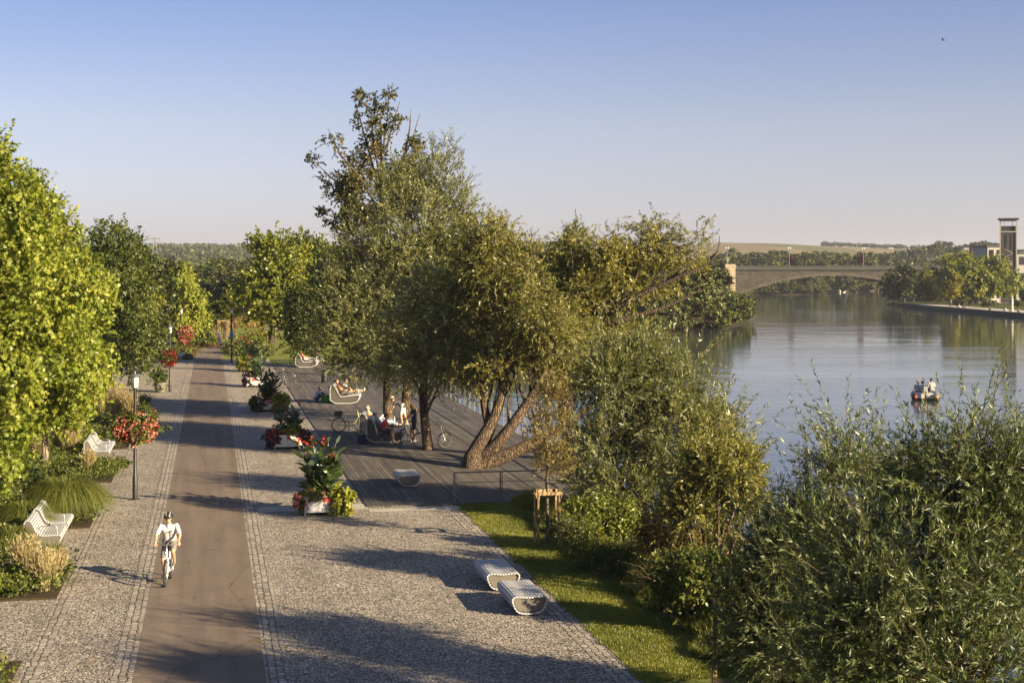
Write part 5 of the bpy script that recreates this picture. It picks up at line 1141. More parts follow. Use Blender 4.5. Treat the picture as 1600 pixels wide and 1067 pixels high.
# dry leaves blown over the paving
rng = np.random.default_rng(88); n = 900; s = rng.uniform(25, 90, n); t = np.where(rng.random(n) < .5, rng.normal(1.3, .5, n), rng.uniform(-3.4, 7.7, n)); t = np.where((s > 47) & (t > 4.8), 4.6, t)
Pq = np.stack([t*CA-s*SA, t*SA+s*CA, np.full(n, .016)], -1); d = rand_dirs(rng, n); d[:, 2] *= .12
tag(arrays_mesh('fallen_leaves', [(*leaf_arrays(rng, Pq, nrm(d), .075, .05, 'oval', rng.uniform(0, .7, n), roll=.25, face_up=1.0), 0)], [M['brown_leaf']]), 'dry leaves scattered over the path and paving', 'leaves', kind='stuff')
# lawn blades and rough bank grass
def blade_field(name, S, T, hts, key, seed, width, lab, cat='grass'):
    rng = np.random.default_rng(seed); n = len(S); x = T*CA-S*SA; y = T*SA+S*CA; z = np.maximum(ground_h(x, y), np.where(T < 10.5, .006, -9))
    b0 = np.stack([x, y, z], -1); a = rng.uniform(0, 6.28, n); lean = np.stack([np.cos(a), np.sin(a), np.zeros(n)], -1)*(hts*rng.uniform(.1, .7, n))[:, None]; sd = np.stack([-np.sin(a), np.cos(a), np.zeros(n)], -1)*width
    V = np.stack([b0-sd, b0+sd, b0+lean*.4+sd*.7+np.array((0, 0, 1))*hts[:, None]*.6, b0+lean+np.array((0, 0, 1))*hts[:, None]], 1)
    tone = np.clip(rng.normal(.5, .2, n)+.25*np.sin(x*1.7+1)*np.sin(y*1.1), 0, 1)
    return tag(arrays_mesh(name, [(V.reshape(-1, 3), np.arange(n*4).reshape(n, 4), tone, 0)], [M[key]]), lab, cat, kind='stuff')
rng = np.random.default_rng(91)
n = 170000; S = rng.uniform(26, 47.1, n); T = 7.70+2.9*rng.random(n)
wob = .09*np.sin(S*2.3)+.06*np.sin(S*5.1+2)+.05*np.sin(S*11)
bald = np.sin(S*1.1+T*2.3)+np.sin(S*2.7-T*1.9+1)+.8*np.sin(S*4.9+T*5.0); keep = (T > 7.80+wob) & (rng.random(n) < np.where(bald > 1.35, .25, 1)) & ((T > 8.05) | (rng.random(n) < .6)); S, T = S[keep], T[keep]; n = len(S)
blade_field('lawn_grass', S, T, .035+.03*rng.random(n), 'grass_blade', 92, .006, 'short mown grass of the lawn strip')
n = 110000; S = rng.uniform(24, 47, n); T = 9.75+.3*np.sin(S*1.3)+.2*np.sin(S*3.1+1)+5.2*rng.random(n)**1.6
blade_field('bank_grass', S, T, .14+.5*rng.random(n)*np.clip((T-9.4)/1.0, .2, 1), 'sedge', 93, .009, 'long rough grass on the river bank')
n = 26000; S = rng.uniform(122, 230, n); T = rng.uniform(-16, 14, n)
# ---------------------------------------------------------------- staked sapling
sp = at(855, 850); SP = empty('young_tree', tuple(sp), 0, 'slim sapling with brown leaves tied between wooden stakes', 'tree')
arrays_mesh('trunk', [(*tube_np([(0, 0, -.05), (.01, 0, 1.5), (-.01, .02, 3.0), (0, 0, 4.6)], [.05, .045, .035, .012], 8), None, 0)], M['bark_pale'], SP, smooth=True)
rng = np.random.default_rng(95); bl = [(.02, 0, 3.0, .52, .5, .95), (.1, 0, 3.9, .42, .4, .65), (.15, 0, 2.35, .5, .5, .4), (.12, 0, 4.4, .25, .25, .4)]
C, parts = crown_parts(rng, bl, 150, .16, 6, 9, .34, .075, .028, 'lance', .7, .08, .7, .003, 2.2, tone_mid=.5); arrays_mesh('crown', parts, [M['sapling_leaf'], M['twig']], SP)
GU = empty('tree_stakes', tuple(sp), R(10), 'frame of four pale wooden stakes around the brown sapling', 'stakes')
for dx, dy in ((-.30, -.22), (.30, -.22), (.30, .26), (-.30, .26)):
    b = MB(); b.tube([(dx, dy, -.1), (dx*.98, dy, 1.5)], [.042, .038], 8); b.build('stake', M['wood_pale'], GU, True)
b = MB(); b.box((0, -.265, 1.44), (.76, .03, .09)); b.box((0, .305, 1.44), (.76, .03, .09)); b.box((-.345, .02, 1.36), (.03, .6, .08)); b.box((.345, .02, 1.36), (.03, .6, .08)); b.build('cross_bar', M['wood_pale'], GU)
ps = at(1116, 1085, -.1); q = tag(MB().tube([(ps.x, ps.y, gh(ps.x, ps.y)-.1), (ps.x+.02, ps.y, gh(ps.x, ps.y)+1.75)], [.05, .045], 8).build('wooden_post', M['wood_pale'], None, True), 'wooden post beside the foreground willow at the bottom edge', 'post')
# ---------------------------------------------------------------- far park: beds, tree guards, rocks
FB = 'flower beds at the far end of the path'
for i, (px, py_, d, rx, rz, key, petal, pn, lab) in enumerate(((210, 556, 0, 2.0, .7, 'mid_leaf', 'crimson_petal', 400, 'dark red flower bed left end at the edge of the paving'), (240, 558, 0, 1.7, .6, 'mid_leaf', 'white_petal', 160, 'white-flowered clump in the bed at the paving edge'), (275, 556, 0, 1.6, .7, 'mid_leaf', 'crimson_petal', 420, 'dark red clump in the bed left of the far lamp post'), (300, 536, 0, 1.6, 1.1, 'mid_leaf', 'white_petal', 300, 'tall pale flowering shrub behind the far lamp post'), (322, 532, 0, 1.5, 1.1, 'shrub_leaf', 'pink_petal', 300, 'pinkish flowering shrub on the far lawn left of the path'), (312, 541, 0, 2.0, .35, 'mid_leaf', 'crimson_petal', 600, 'low band of red flowers left of the path end'), (323, 540, 0, .8, .6, 'shrub_leaf', 'white_petal', 120, 'pale grassy clump at the left of the path end'), (352, 512, 0, 4.5, 1.2, 'brown_leaf', 'crimson_petal', 300, 'wide reddish hedge behind the standing man'), (400, 510, 0, 4.0, .9, 'brown_leaf', 'crimson_petal', 200, 'reddish flower bed right of the wide hedge'), (372, 552, 0, 1.3, 1.1, 'sedge', 'straw', 200, 'straw coloured perennial clump right of the path'), (388, 545, 0, 1.4, 1.3, 'shrub_leaf', 'red_petal', 120, 'green clump with red blooms right of the path'), (404, 556, 0, 1.2, .9, 'sedge', 'straw', 160, 'grassy clump behind the farthest flower box'), (408, 530, 0, 1.6, .9, 'gold_leaf', 'straw', 120, 'yellowish shrub left of the bare-trunked tree'))):
    v = at(px, py_); trailing('flower_bed', (v.x, v.y, gh(v.x, v.y)+rz*.6), 500+i, lab, key, rx, rz, .16, 110, petal, 'flowers', FB, tone_mid=.35, pn=pn)
def rock(px, py_, sc, lab, seed):
    rng = np.random.default_rng(seed); v = at(px, py_); b = MB(); b.ball((0, 0, .3*sc), (.9*sc, .6*sc, .55*sc), 12, 8)
    b.v = [tuple(np.array(q)*(1+rng.normal(0, .09))) for q in b.v]; o = b.build('rock', M['rock']); o.location = (v.x, v.y, 0); o.rotation_euler = (0, 0, seed); tag(o, lab, 'rock', 'rocks in the far flower beds')
    if 'dark' in lab: o.data.materials[0] = M['stone_dark']
for i, (px, py_, sc, lab) in enumerate(((232, 560, .9, 'pale rock left in the far flower bed'), (284, 560, .6, 'small rock right of the second lamp post in the far bed'), (294, 561, .55, 'dark flat rock at the corner of the far bed'), (242, 559, .6, 'small pale rock beside the bigger one in the far bed'))): rock(px, py_, sc, lab, i+1)
def guard(px, py_, lab, h=2.2):
    v = at(px, py_); r = empty('tree_guard', tuple(v), 0, lab, 'stakes', 'wooden frames round the far young trees')
    for dx, dy in ((-.5, -.5), (.5, -.5), (.5, .5), (-.5, .5)): MB().tube([(dx, dy, 0), (dx, dy, h)], .06, 6).build('stake', M['wood_pale'], r, True)
    b = MB(); 
    for z in (h-.15, ): b.box((0, -.56, z), (1.2, .05, .12)); b.box((0, .56, z), (1.2, .05, .12)); b.box((-.56, 0, z-.1), (.05, 1.1, .12)); b.box((.56, 0, z-.1), (.05, 1.1, .12))
    b.build('cross_bar', M['wood_pale'], r)
guard(338, 527, 'wooden frame round a young tree, left of the standing man', 2.0); guard(349, 530, 'wooden frame round a young tree right behind the standing man', 2.2); guard(358, 528, 'wooden frame round a young tree beside the blue sign', 2.1)
for px, top, lab in ((350, 468, 'thin young tree in the frame behind the standing man'), (360, 462, 'thin young tree beside the blue sign'), (332, 474, 'thin young tree in the left wooden frame')):
    park_tree('young_tree', lab, px, 530, 168, [(px, top+12, 10, 16, 0, 1.0), (px+2, top+22, 12, 12, 0, 1.0)], 'mid_leaf' if px != 360 else 'lime_leaf', int(px), n_clump=36, leaf=.3, tr=.07, r_clump=.35, twig_len=.5)
# ---------------------------------------------------------------- bicycles
def bicycle(loc, rz, lab, color, low=False, lean=4.0, rack=True, basket=False, bars='flat', kid=None, steer=0.0):
    fm = M.setdefault('bike'+str(color), paint('bicycle paint', color, .3, .06))
    r = empty('bicycle', loc, rz, lab, 'bicycle', 'bicycles'); r.rotation_euler = (R(lean), 0, rz)
    RX = Matrix.Rotation(R(90), 3, 'X'); wr = .34; rear, front = (-.50, 0, wr), (.56, 0, wr)
    for c in (rear, front):
        w = MB(); w.tube([(0, -.045, 0), (0, .045, 0)], .022, 8); wo = w.build('wheel', M['steel'], r, True); wo.location = c
        if c is front and steer: wo.rotation_euler = (0, 0, steer)
        MB().torus((0, 0, 0), wr-.020, .023, RX, 30, 8).build('tyre', M['rubber'], wo, True)
        MB().torus((0, 0, 0), wr-.045, .011, RX, 30, 6).build('rim', M['steel'], wo, True)
        s = MB()
        for k in range(14):
            a = 2*math.pi*k/14; s.tube([(.02*math.cos(a+.5), .02*(-1)**k, .02*math.sin(a+.5)), ((wr-.045)*math.cos(a), 0, (wr-.045)*math.sin(a))], .0022, 3)
        s.build('spokes', M['steel'], wo)
    bb = (-.04, 0, .29); st_ = (-.20, 0, .80); hd = (.40, 0, .88); hl = (.43, 0, .74)
    b = MB(); b.tube([bb, st_], .018, 8)
    if low: b.tube([bb, (.12, 0, .33), (.30, 0, .50), hl], .022, 8)
    else: b.tube([bb, hl], .020, 8); b.tube([(-.18, 0, .76), hd], .018, 8)
    b.tube([hl, hd, (.385, 0, .95)], .020, 8)
    for s in (-.05, .05): b.tube([(bb[0], s*.5, bb[2]), (rear[0], s, rear[2])], .010, 6); b.tube([(st_[0]+.01, s*.4, .74), (rear[0], s, rear[2])], .009, 6); b.tube([(.435, s*.8, .72), (.47, s, .60), (front[0], s, front[2])], .013, 6)
    b.build('frame', fm, r, True)
    b = MB(); b.tube([(.385, 0, .93), (.37, 0, 1.03)], .014, 6)
    hb = [(.30, -.30, 1.07), (.38, -.2, 1.08), (.41, 0, 1.04), (.38, .2, 1.08), (.30, .30, 1.07)] if bars == 'flat' else [(.16, -.28, 1.06), (.28, -.27, 1.10), (.42, -.1, 1.05), (.42, .1, 1.05), (.28, .27, 1.10), (.16, .28, 1.06)]
    b.tube(hb, .012, 8); hbo = b.build('handlebar', M['steel'], r, True)
    g = MB(); g.tube([hb[0], tuple((np.array(hb[0])*.6+np.array(hb[1])*.4))], .018, 8); g.build('grip', M['rubber'], hbo); g = MB(); g.tube([hb[-1], tuple((np.array(hb[-1])*.6+np.array(hb[-2])*.4))], .018, 8); g.build('grip', M['rubber'], hbo)
    b = MB(); b.tube([st_, (-.225, 0, .90)], .013, 6); b.build('seat_post', M['steel'], r)
    b = MB(); b.prism([(-.13, -.09), (-.15, 0), (-.13, .09), (-.02, .05), (.13, .018), (.13, -.018), (-.02, -.05)], 'z', .90, .95); so = b.build('saddle', M['rubber'], r, bevel=.012); so.location = (-.22, 0, 0)
    b = MB(); b.torus((bb[0], -.045, bb[2]), .085, .008, RX, 18, 5); b.tube([(bb[0], -.07, bb[2]), (bb[0]+.02, -.08, bb[2]-.17)], .011, 6); b.tube([(bb[0], .07, bb[2]), (bb[0]-.02, .08, bb[2]+.17)], .011, 6); co = b.build('crank', M['grey_metal'], r)
    for s, dz in ((-1, -.17), (1, .17)): MB().box((bb[0]+(.02 if s < 0 else -.02), s*.13, bb[2]+dz), (.09, .09, .022)).build('pedal', M['rubber'], co)
    for c in (rear, front):
        b = MB(); a0, a1 = (30, 190) if c is rear else (0, 130)
        P = [(c[0]+(wr+.025)*math.cos(R(a)), 0, c[2]+(wr+.025)*math.sin(R(a))) for a in np.linspace(a0, a1, 10)]
        for p, q in zip(P, P[1:]): b.add([(p[0], -.025, p[2]), (p[0], .025, p[2]), (q[0], .025, q[2]), (q[0], -.025, q[2])], [(0, 1, 2, 3)])
        b.build('mudguard', M['black_metal'], r)
    if rack:
        b = MB()
        for y in (-.05, .05): b.tube([(-.26, y, .74), (-.75, y, .76)], .007, 5); b.tube([(-.70, y, .76), (rear[0], y*1.2, wr)], .006, 5)
        for x in (-.35, -.5, -.65): b.tube([(x, -.05, .75), (x, .05, .75)], .006, 5)
        b.build('rack', M['grey_metal'], r)
    if basket:
        b = MB(); b.box((-.52, 0, .88), (.34, .26, .22), top=1.12); b.build('saddle_bag', M['black_metal'], r, bevel=.03)
    b = MB(); b.ball((.50, 0, .86), (.035, .035, .035), 10, 6); b.build('lamp', M['glass_opal'], r, True)
    return r
# ---------------------------------------------------------------- people
def capsule(b, a, c, ra, rc, n=12):
    a, c = np.array(a, float), np.array(c, float); d = c-a; L = np.linalg.norm(d)
    if L < 1e-6: d = np.array((0, 0, 1.0)); L = 1e-6
    d = d/L; prof = [(-ra*math.cos(t), ra*math.sin(t)) for t in np.linspace(.12, math.pi/2, 4)]+[(L+rc*math.sin(t), rc*math.cos(t)) for t in np.linspace(0, math.pi/2-.12, 4)]
    u = nrm(np.cross(d, (.31, .52, .79) if abs(d[2]) > .8 else (0, 0, 1.0))); v = np.cross(d, u); V = []
    for s, q in prof: V += [a+d*s+q*(math.cos(2*math.pi*j/n)*u+math.sin(2*math.pi*j/n)*v) for j in range(n)]
    k = len(prof); b.add(V, [(i*n+j, i*n+(j+1) % n, (i+1)*n+(j+1) % n, (i+1)*n+j) for i in range(k-1) for j in range(n)]+[tuple(range(n))[::-1], tuple(range((k-1)*n, k*n))])
def remeshed(b, name, mat, parent, vox, smooth=4):
    me = bpy.data.meshes.new('tmp'); me.from_pydata(b.v, [], b.f); o = bpy.data.objects.new('tmp', me); COL.objects.link(o)
    import bmesh
    bm = bmesh.new(); bm.from_mesh(me); bmesh.ops.recalc_face_normals(bm, faces=bm.faces); bm.to_mesh(me); bm.free()
    m = o.modifiers.new('r', 'REMESH'); m.mode = 'VOXEL'; m.voxel_size = vox
    s = o.modifiers.new('s', 'SMOOTH'); s.iterations = smooth; s.factor = .5
    dg = bpy.context.evaluated_depsgraph_get(); ev = o.evaluated_get(dg); nm = bpy.data.meshes.new_from_object(ev)
    bpy.data.objects.remove(o); nm.polygons.foreach_set('use_smooth', np.ones(len(nm.polygons), bool)); nm.materials.clear()
    return link_mesh(name, nm, mat, parent)
SKIN = {}
def cloth(col):
    k = 'cloth'+str(col)
    if k not in M: M[k] = paint('cloth', col, .85, .14, scale=9, bump=.006)
    return M[k]
def skin(col=(.52, .30, .19)):
    k = 'skin'+str(col)
    if k not in M: M[k] = paint('skin', col, .55, .08, scale=14)
    return M[k]
def frame_of(f):
    f = nrm(np.array(f, float)); l = nrm(np.cross((0, 0, 1.0), f)) if abs(f[2]) < .95 else np.array((0, 1.0, 0)); u = np.cross(f, l); return f, l, u
def person(loc, rz, lab, J, shirt=(.7, .7, .7), pants=(.1, .1, .12), shoes=(.1, .1, .1), hair=(.05, .03, .02), sleeve=.6, leg=.85, vox=.016, long_hair=False, hat=None, helmet=False, face=False, sk=(.50, .29, .18), group=None, bare=False, grip=.7, slim=1.0):
    r = empty('person', loc, rz, lab, 'person', group); J = {k: np.array(v, float) for k, v in J.items()}
    hd = J['head']; f, l, u = frame_of(J.get('look', (1, 0, 0))); w = slim
    up = nrm(J['neck']-J['pel']); side = nrm(J['sl']-J['sr']); fw = np.cross(side, up)
    def torso(b, e):
        hip = nrm(J['hl']-J['hr'])
        capsule(b, J['pel']+hip*.075*w, J['pel']-hip*.075*w, .105*w+e, .105*w+e)
        mid = (J['pel']+J['chest'])/2
        for s in (-1, 1):
            capsule(b, J['pel']+side*s*.06*w, mid+side*s*.055*w, .098*w+e, .092*w+e); capsule(b, mid+side*s*.055*w, J['chest']+side*s*.075*w, .092*w+e, .098*w+e)
            capsule(b, J['chest']+side*s*.07*w, J['chest']*.35+J['sl' if s > 0 else 'sr']*.65, .095*w+e, .062*w+e)
        capsule(b, J['chest'], J['neck']-up*.03, .09*w+e, .055+e*.6)
    b = MB(); torso(b, 0); capsule(b, J['neck']-up*.05, hd-u*.06, .052, .05)
    def ell(c, rx, ry, rz_):
        k = len(b.v); b.ball((0, 0, 0), (rx, ry, rz_), 14, 10)
        for i in range(k, len(b.v)): q = b.v[i]; b.v[i] = tuple(c+f*q[0]+l*q[1]+u*q[2])
    ell(hd+u*.015, .096, .078, .105); ell(hd-u*.055+f*.022, .070, .060, .065)
    capsule(b, hd+f*.090+u*.012, hd+f*.108-u*.022, .010, .016, 8)                 # nose
    for s in (-1, 1): ell(hd+l*s*.078-f*.006-u*.005, .022, .010, .032); 
    capsule(b, hd+f*.082-u*.055+l*.018, hd+f*.082-u*.055-l*.018, .012, .012, 8)   # mouth
    capsule(b, hd+f*.085+u*.040+l*.04, hd+f*.085+u*.040-l*.04, .014, .014, 8)     # brow
    for s, S, E, W_ in ((1, 'sl', 'el', 'wl'), (-1, 'sr', 'er', 'wr')):
        capsule(b, J[S], J[E], .050*w, .040*w); capsule(b, J[E], J[W_], .040*w, .027*w)
        d = nrm(J[W_]-J[E]); d = J.get('hd'+W_[1], d); d = nrm(np.array(d, float)); sd = nrm(np.cross(d, (0, 0, 1.0)) if abs(d[2]) < .9 else np.array((1.0, 0, 0))); dn = np.cross(sd, d)
        if dn[2] > 0: dn = -dn
        if d[2] < -.7: dn = np.array((1.0, 0, 0))*.3-side*s*.9
        capsule(b, J[W_], J[W_]+d*.075, .026, .032)
        for k in range(4):
            L = (.070, .080, .075, .058)[k]; o = J[W_]+d*.085+sd*(k-1.5)*.019; m_ = o+d*L*.5+dn*L*.35*grip; capsule(b, o, m_, .0095, .0085, 8); capsule(b, m_, m_+d*L*.35*(1-grip)+dn*L*.5*max(grip, .25), .0085, .0075, 8)
        ts = sd*(-s if abs(d[2]) < .9 else 1)*.032; capsule(b, J[W_]+d*.03+ts, J[W_]+d*.075+ts*1.5+dn*.02, .012, .010, 8); capsule(b, J[W_]+d*.075+ts*1.5+dn*.02, J[W_]+d*.10+ts*1.1+dn*.045, .010, .008, 8)
    for H_, K_, A_, T_ in (('hl', 'kl', 'al', 'tl'), ('hr', 'kr', 'ar', 'tr')):
        capsule(b, J[H_], J[K_], .086*w, .056*w); q = J[K_]*.68+J[A_]*.32; bk = nrm(J[A_]-J[K_]); capsule(b, J[K_], q, .055*w, .056*w); capsule(b, q, J[A_], .056*w, .036); capsule(b, J[A_]+bk*.03, J[T_], .038, .030)
    body = remeshed(b, 'body', skin(sk), r, vox, 3)
    if not bare:
        b = MB(); torso(b, .020)
        if sleeve > 0:
            for S, E, W_ in (('sl', 'el', 'wl'), ('sr', 'er', 'wr')):
                e = J[S]+(J[E]-J[S])*min(sleeve, 1); capsule(b, J[S], e, .064*w, .060*w)
                if sleeve > 1: capsule(b, J[E], J[E]+(J[W_]-J[E])*(sleeve-1), .058*w, .046)
        remeshed(b, 'shirt', cloth(shirt), r, vox*1.1, 3)
    b = MB(); hip = nrm(J['hl']-J['hr']); capsule(b, J['pel']+hip*.075*w+up*.03, J['pel']-hip*.075*w+up*.03, .130*w, .130*w)
    for H_, K_, A_ in (('hl', 'kl', 'al'), ('hr', 'kr', 'ar')):
        e = J[H_]+(J[K_]-J[H_])*min(leg, 1); capsule(b, J[H_], e, .108*w, .088*w if leg < 1 else .078*w)
        if leg > 1: capsule(b, J[K_], J[K_]+(J[A_]-J[K_])*(leg-1), .078*w, .062)
    remeshed(b, 'trousers' if leg > 1 else 'shorts', cloth(pants), r, vox*1.1, 3)
    if shoes:
        for A_, T_, K_ in (('al', 'tl', 'kl'), ('ar', 'tr', 'kr')):
            b = MB(); bk = nrm(J[A_]-J[K_]); capsule(b, J[A_]+bk*.045-nrm(J[T_]-J[A_])*.03, J[T_], .045, .040); remeshed(b, 'shoe', cloth(shoes), r, vox, 3)
    def cap(name, scale, mat, cut, back=0.0, bevel=0):
        b = MB(); b.ball((0, 0, 0), (.106*scale, .090*scale, .112*scale), 18, 12); V = np.array(b.v); keep = [fc for fc in b.f if all(cut(V[i]) for i in fc)]
        b.f = keep; b.m = [0]*len(keep); b.v = [tuple(hd+u*.022-f*back+f*q[0]+l*q[1]+u*q[2]) for q in V]
        o = b.build(name, mat, r, True, angle=80); md = o.modifiers.new('t', 'SOLIDIFY'); md.thickness = -.012; return o
    if helmet:
        cap('hair', 1.0, cloth(hair), lambda q: q[2] > -.02 and q[0] < .06)
        h = cap('helmet', 1.26, M['black_metal'], lambda q: q[2] > -.005)
        b = MB()
        for k in (-2, 0, 2):
            P = [hd+u*.022+f*(.131*math.cos(t))*1.0+l*(.027*k*math.sin(t)**.5 if 0 < t < math.pi else .0)+u*(.139*math.sin(t)) for t in np.linspace(.25, 2.7, 9)]
            b.tube(P, .008, 6)
        b.build('helmet_ribs', M['white_metal'], h, True)
    elif hat: cap('hat', 1.16, cloth(hat), lambda q: q[2] > .01)
    else: cap('hair', 1.10, cloth(hair), lambda q: q[2] > .045 or (q[0] < .03 and q[2] > -.06), .006)
    if hat: cap('hair', 1.04, cloth(hair), lambda q: q[0] < .02 and q[2] > -.06)
    if long_hair:
        b = MB(); capsule(b, hd+u*.05-f*.05, hd-u*.20-f*.075, .078, .07)
        for s in (-1, 1): capsule(b, hd+u*.04+l*s*.07-f*.02, hd-u*.20+l*s*.085, .032, .03)
        remeshed(b, 'long_hair', cloth(hair), r, .012, 2)
    if face:
        for s in (-1, 1):
            b = MB(); c = hd+f*.086+u*.018+l*s*.032; b.ball(tuple(c), (.010, .010, .007), 8, 6); b.build('eye', M['rubber'], body)
    return r
STAND = dict(pel=(0, 0, .95), chest=(0, 0, 1.28), neck=(0, 0, 1.48), head=(.02, 0, 1.62), sl=(0, .19, 1.42), sr=(0, -.19, 1.42), el=(-.02, .25, 1.14), er=(-.02, -.25, 1.14), wl=(.06, .24, .90), wr=(.06, -.24, .90), hl=(0, .09, .92), hr=(0, -.09, .92), kl=(.03, .10, .49), kr=(.0, -.10, .49), al=(-.01, .11, .08), ar=(-.05, -.11, .08), tl=(.15, .13, .035), tr=(.11, -.13, .035), look=(1, 0, -.1))
RIDE = dict(pel=(-.24, 0, 1.03), chest=(-.06, 0, 1.36), neck=(.02, 0, 1.55), head=(.07, 0, 1.685), sl=(-.02, .195, 1.48), sr=(-.02, -.195, 1.48), el=(.10, .30, 1.25), er=(.10, -.31, 1.24), wl=(.27, .29, 1.11), wr=(.27, -.29, 1.11), hl=(-.20, .09, 1.0), hr=(-.20, -.09, 1.0), kl=(.20, .13, .84), kr=(.10, -.13, .60), al=(-.06, .13, .54), ar=(-.07, -.13, .22), tl=(.09, .14, .485), tr=(.09, -.14, .16), look=(1, 0, -.12), hdl=(.75, .1, -.4), hdr=(.75, -.1, -.4))
def recl(y, arms='lap', z0=0.0):
    d = dict(pel=(.66, y, .60), chest=(.47, y, .90), neck=(.36, y, 1.08), head=(.34, y, 1.22), sl=(.40, y+.18, 1.02), sr=(.40, y-.18, 1.02), el=(.60, y+.26, .82), er=(.60, y-.26, .82), wl=(.82, y+.12, .76), wr=(.82, y-.12, .76), hl=(.70, y+.09, .60), hr=(.70, y-.09, .60), kl=(1.14, y+.12, .70), kr=(1.12, y-.10, .66), al=(1.52, y+.10, .66), ar=(1.52, y-.08, .66), tl=(1.58, y+.13, .80), tr=(1.57, y-.11, .80), look=(1, 0, .05))
    if arms == 'head': d.update(el=(.25, y+.38, 1.22), er=(.25, y-.38, 1.22), wl=(.26, y+.12, 1.28), wr=(.26, y-.12, 1.28))
    if arms == 'up': d.update(kl=(1.02, y+.12, .92), al=(1.22, y+.11, .62), tl=(1.36, y+.13, .60))
    return d
STOOLP = dict(pel=(0, 0, .50), chest=(.06, 0, .83), neck=(.12, 0, 1.01), head=(.16, 0, 1.15), sl=(.10, .19, .96), sr=(.10, -.19, .96), el=(.22, .25, .72), er=(.20, -.25, .72), wl=(.43, .14, .62), wr=(.43, -.12, .62), hl=(.03, .09, .49), hr=(.03, -.09, .49), kl=(.45, .13, .50), kr=(.43, -.13, .50), al=(.46, .13, .09), ar=(.50, -.13, .09), tl=(.62, .15, .035), tr=(.66, -.15, .035), look=(1, 0, -.05))
FLOOR = dict(pel=(0, 0, .12), chest=(.10, 0, .44), neck=(.20, 0, .60), head=(.25, 0, .73), sl=(.17, .19, .55), sr=(.17, -.19, .55), el=(.34, .24, .36), er=(.34, -.24, .36), wl=(.46, .10, .40), wr=(.46, -.10, .40), hl=(.04, .1, .11), hr=(.04, -.1, .11), kl=(.40, .14, .46), kr=(.40, -.14, .46), al=(.56, .12, .08), ar=(.56, -.12, .08), tl=(.72, .13, .035), tr=(.72, -.13, .035), look=(1, 0, -.3))
BENDP = dict(pel=(0, 0, .93), chest=(.26, 0, 1.12), neck=(.42, 0, 1.20), head=(.53, 0, 1.27), sl=(.37, .19, 1.16), sr=(.37, -.19, 1.16), el=(.46, .22, .88), er=(.46, -.22, .88), wl=(.60, .14, .70), wr=(.60, -.12, .70), hl=(.02, .09, .90), hr=(.02, -.09, .90), kl=(.10, .11, .49), kr=(-.06, -.11, .49), al=(.02, .12, .08), ar=(-.18, -.12, .08), tl=(.18, .13, .035), tr=(-.02, -.13, .035), look=(1, 0, -.5))
SITB = dict(pel=(0, 0, .12), chest=(.02, 0, .46), neck=(.03, 0, .65), head=(.06, 0, .79), sl=(.03, .19, .59), sr=(.03, -.19, .59), el=(.02, .27, .34), er=(.05, -.26, .34), wl=(.22, .24, .22), wr=(.24, -.22, .2), hl=(.04, .09, .11), hr=(.04, -.09, .11), kl=(.44, .12, .22), kr=(.44, -.12, .22), al=(.60, .12, -.16), ar=(.60, -.12, -.16), tl=(.74, .13, -.2), tr=(.74, -.13, -.2), look=(1, 0, 0))
# cyclist on the path
cf, cr = at(258.9, 917), at(268.0, 903.6)
cd = (cf-cr).normalized(); crz = math.atan2(cd.y, cd.x); cl = (cf+cr)/2-Vector((.03*math.cos(crz), .03*math.sin(crz), 0))
bicycle((cl.x, cl.y, .008), crz, 'bicycle ridden toward the viewer by the helmeted cyclist', (.62, .63, .66), True, 0, True, True, 'swept').scale = (.93, .93, .93)
cyc = person((cl.x, cl.y, .008), crz, 'cyclist in a white t-shirt, grey shorts and black and white helmet riding toward the viewer', RIDE, (.50, .495, .49), (.17, .15, .13), (.16, .12, .09), (.06, .045, .03), .72, .80, .0095, helmet=True, face=True, sk=(.46, .25, .15))
cyc.scale = (.93, .93, .93)
# dark stripe printed on the shirt
b = MB(); b.box((.093, .055, 1.345), (.012, .11, .022), 0, 1.0, Matrix.Rotation(R(-28), 3, 'Y') @ Matrix.Rotation(R(12), 3, 'X')); b.build('chest_print', M['rubber'], cyc)
# people on the deck
GP = 'people relaxing on the deck'
person(RA, R(2), 'man lying on the front recliner in a grey shirt, dark shorts and cap', recl(.45), (.34, .33, .34), (.05, .05, .06), None, (.05, .04, .03), .6, .95, hat=(.62, .58, .5), group=GP)
person((RB_[0], RB_[1], RB_[2]), R(2), 'person lying on the rear recliner in an orange top and light jeans', recl(.40, 'up'), (.55, .28, .10), (.38, .42, .48), (.6, .58, .55), (.10, .06, .03), .5, 1.9, group=GP, hat=(.6, .56, .48))
person((RB_[0]-.05, RB_[1], RB_[2]), R(2), 'person leaning back on the rear recliner in a light blue shirt, arms behind the head', recl(1.08, 'head'), (.30, .40, .56), (.16, .19, .26), (.2, .2, .2), (.30, .2, .1), 1.2, 1.9, group=GP)
person((RC[0], RC[1], RC[2]), R(2), 'person in a red-brown top lying on the lone recliner, nearer side', recl(.45, 'up'), (.36, .10, .06), (.10, .10, .12), (.5, .5, .5), (.12, .06, .03), .6, .8, group=GP)
person((RC[0]+.30, RC[1], RC[2]), R(2), 'person in a white top sitting on the lone recliner, farther side', {**recl(1.1), 'head': (.52, 1.1, 1.16), 'neck': (.48, 1.1, 1.03), 'chest': (.54, 1.1, .86)}, (.52, .51, .50), (.36, .26, .19), (.5, .5, .5), (.6, .55, .45), .6, .8, group=GP)
person((RD[0], RD[1], RD[2]), R(2), 'person in a reddish top lying on the farthest recliner', recl(.7), (.42, .12, .08), (.5, .48, .46), (.5, .5, .5), (.12, .08, .05), .6, 1.9, group=GP, vox=.02)
sq = deck_at(598, 692)
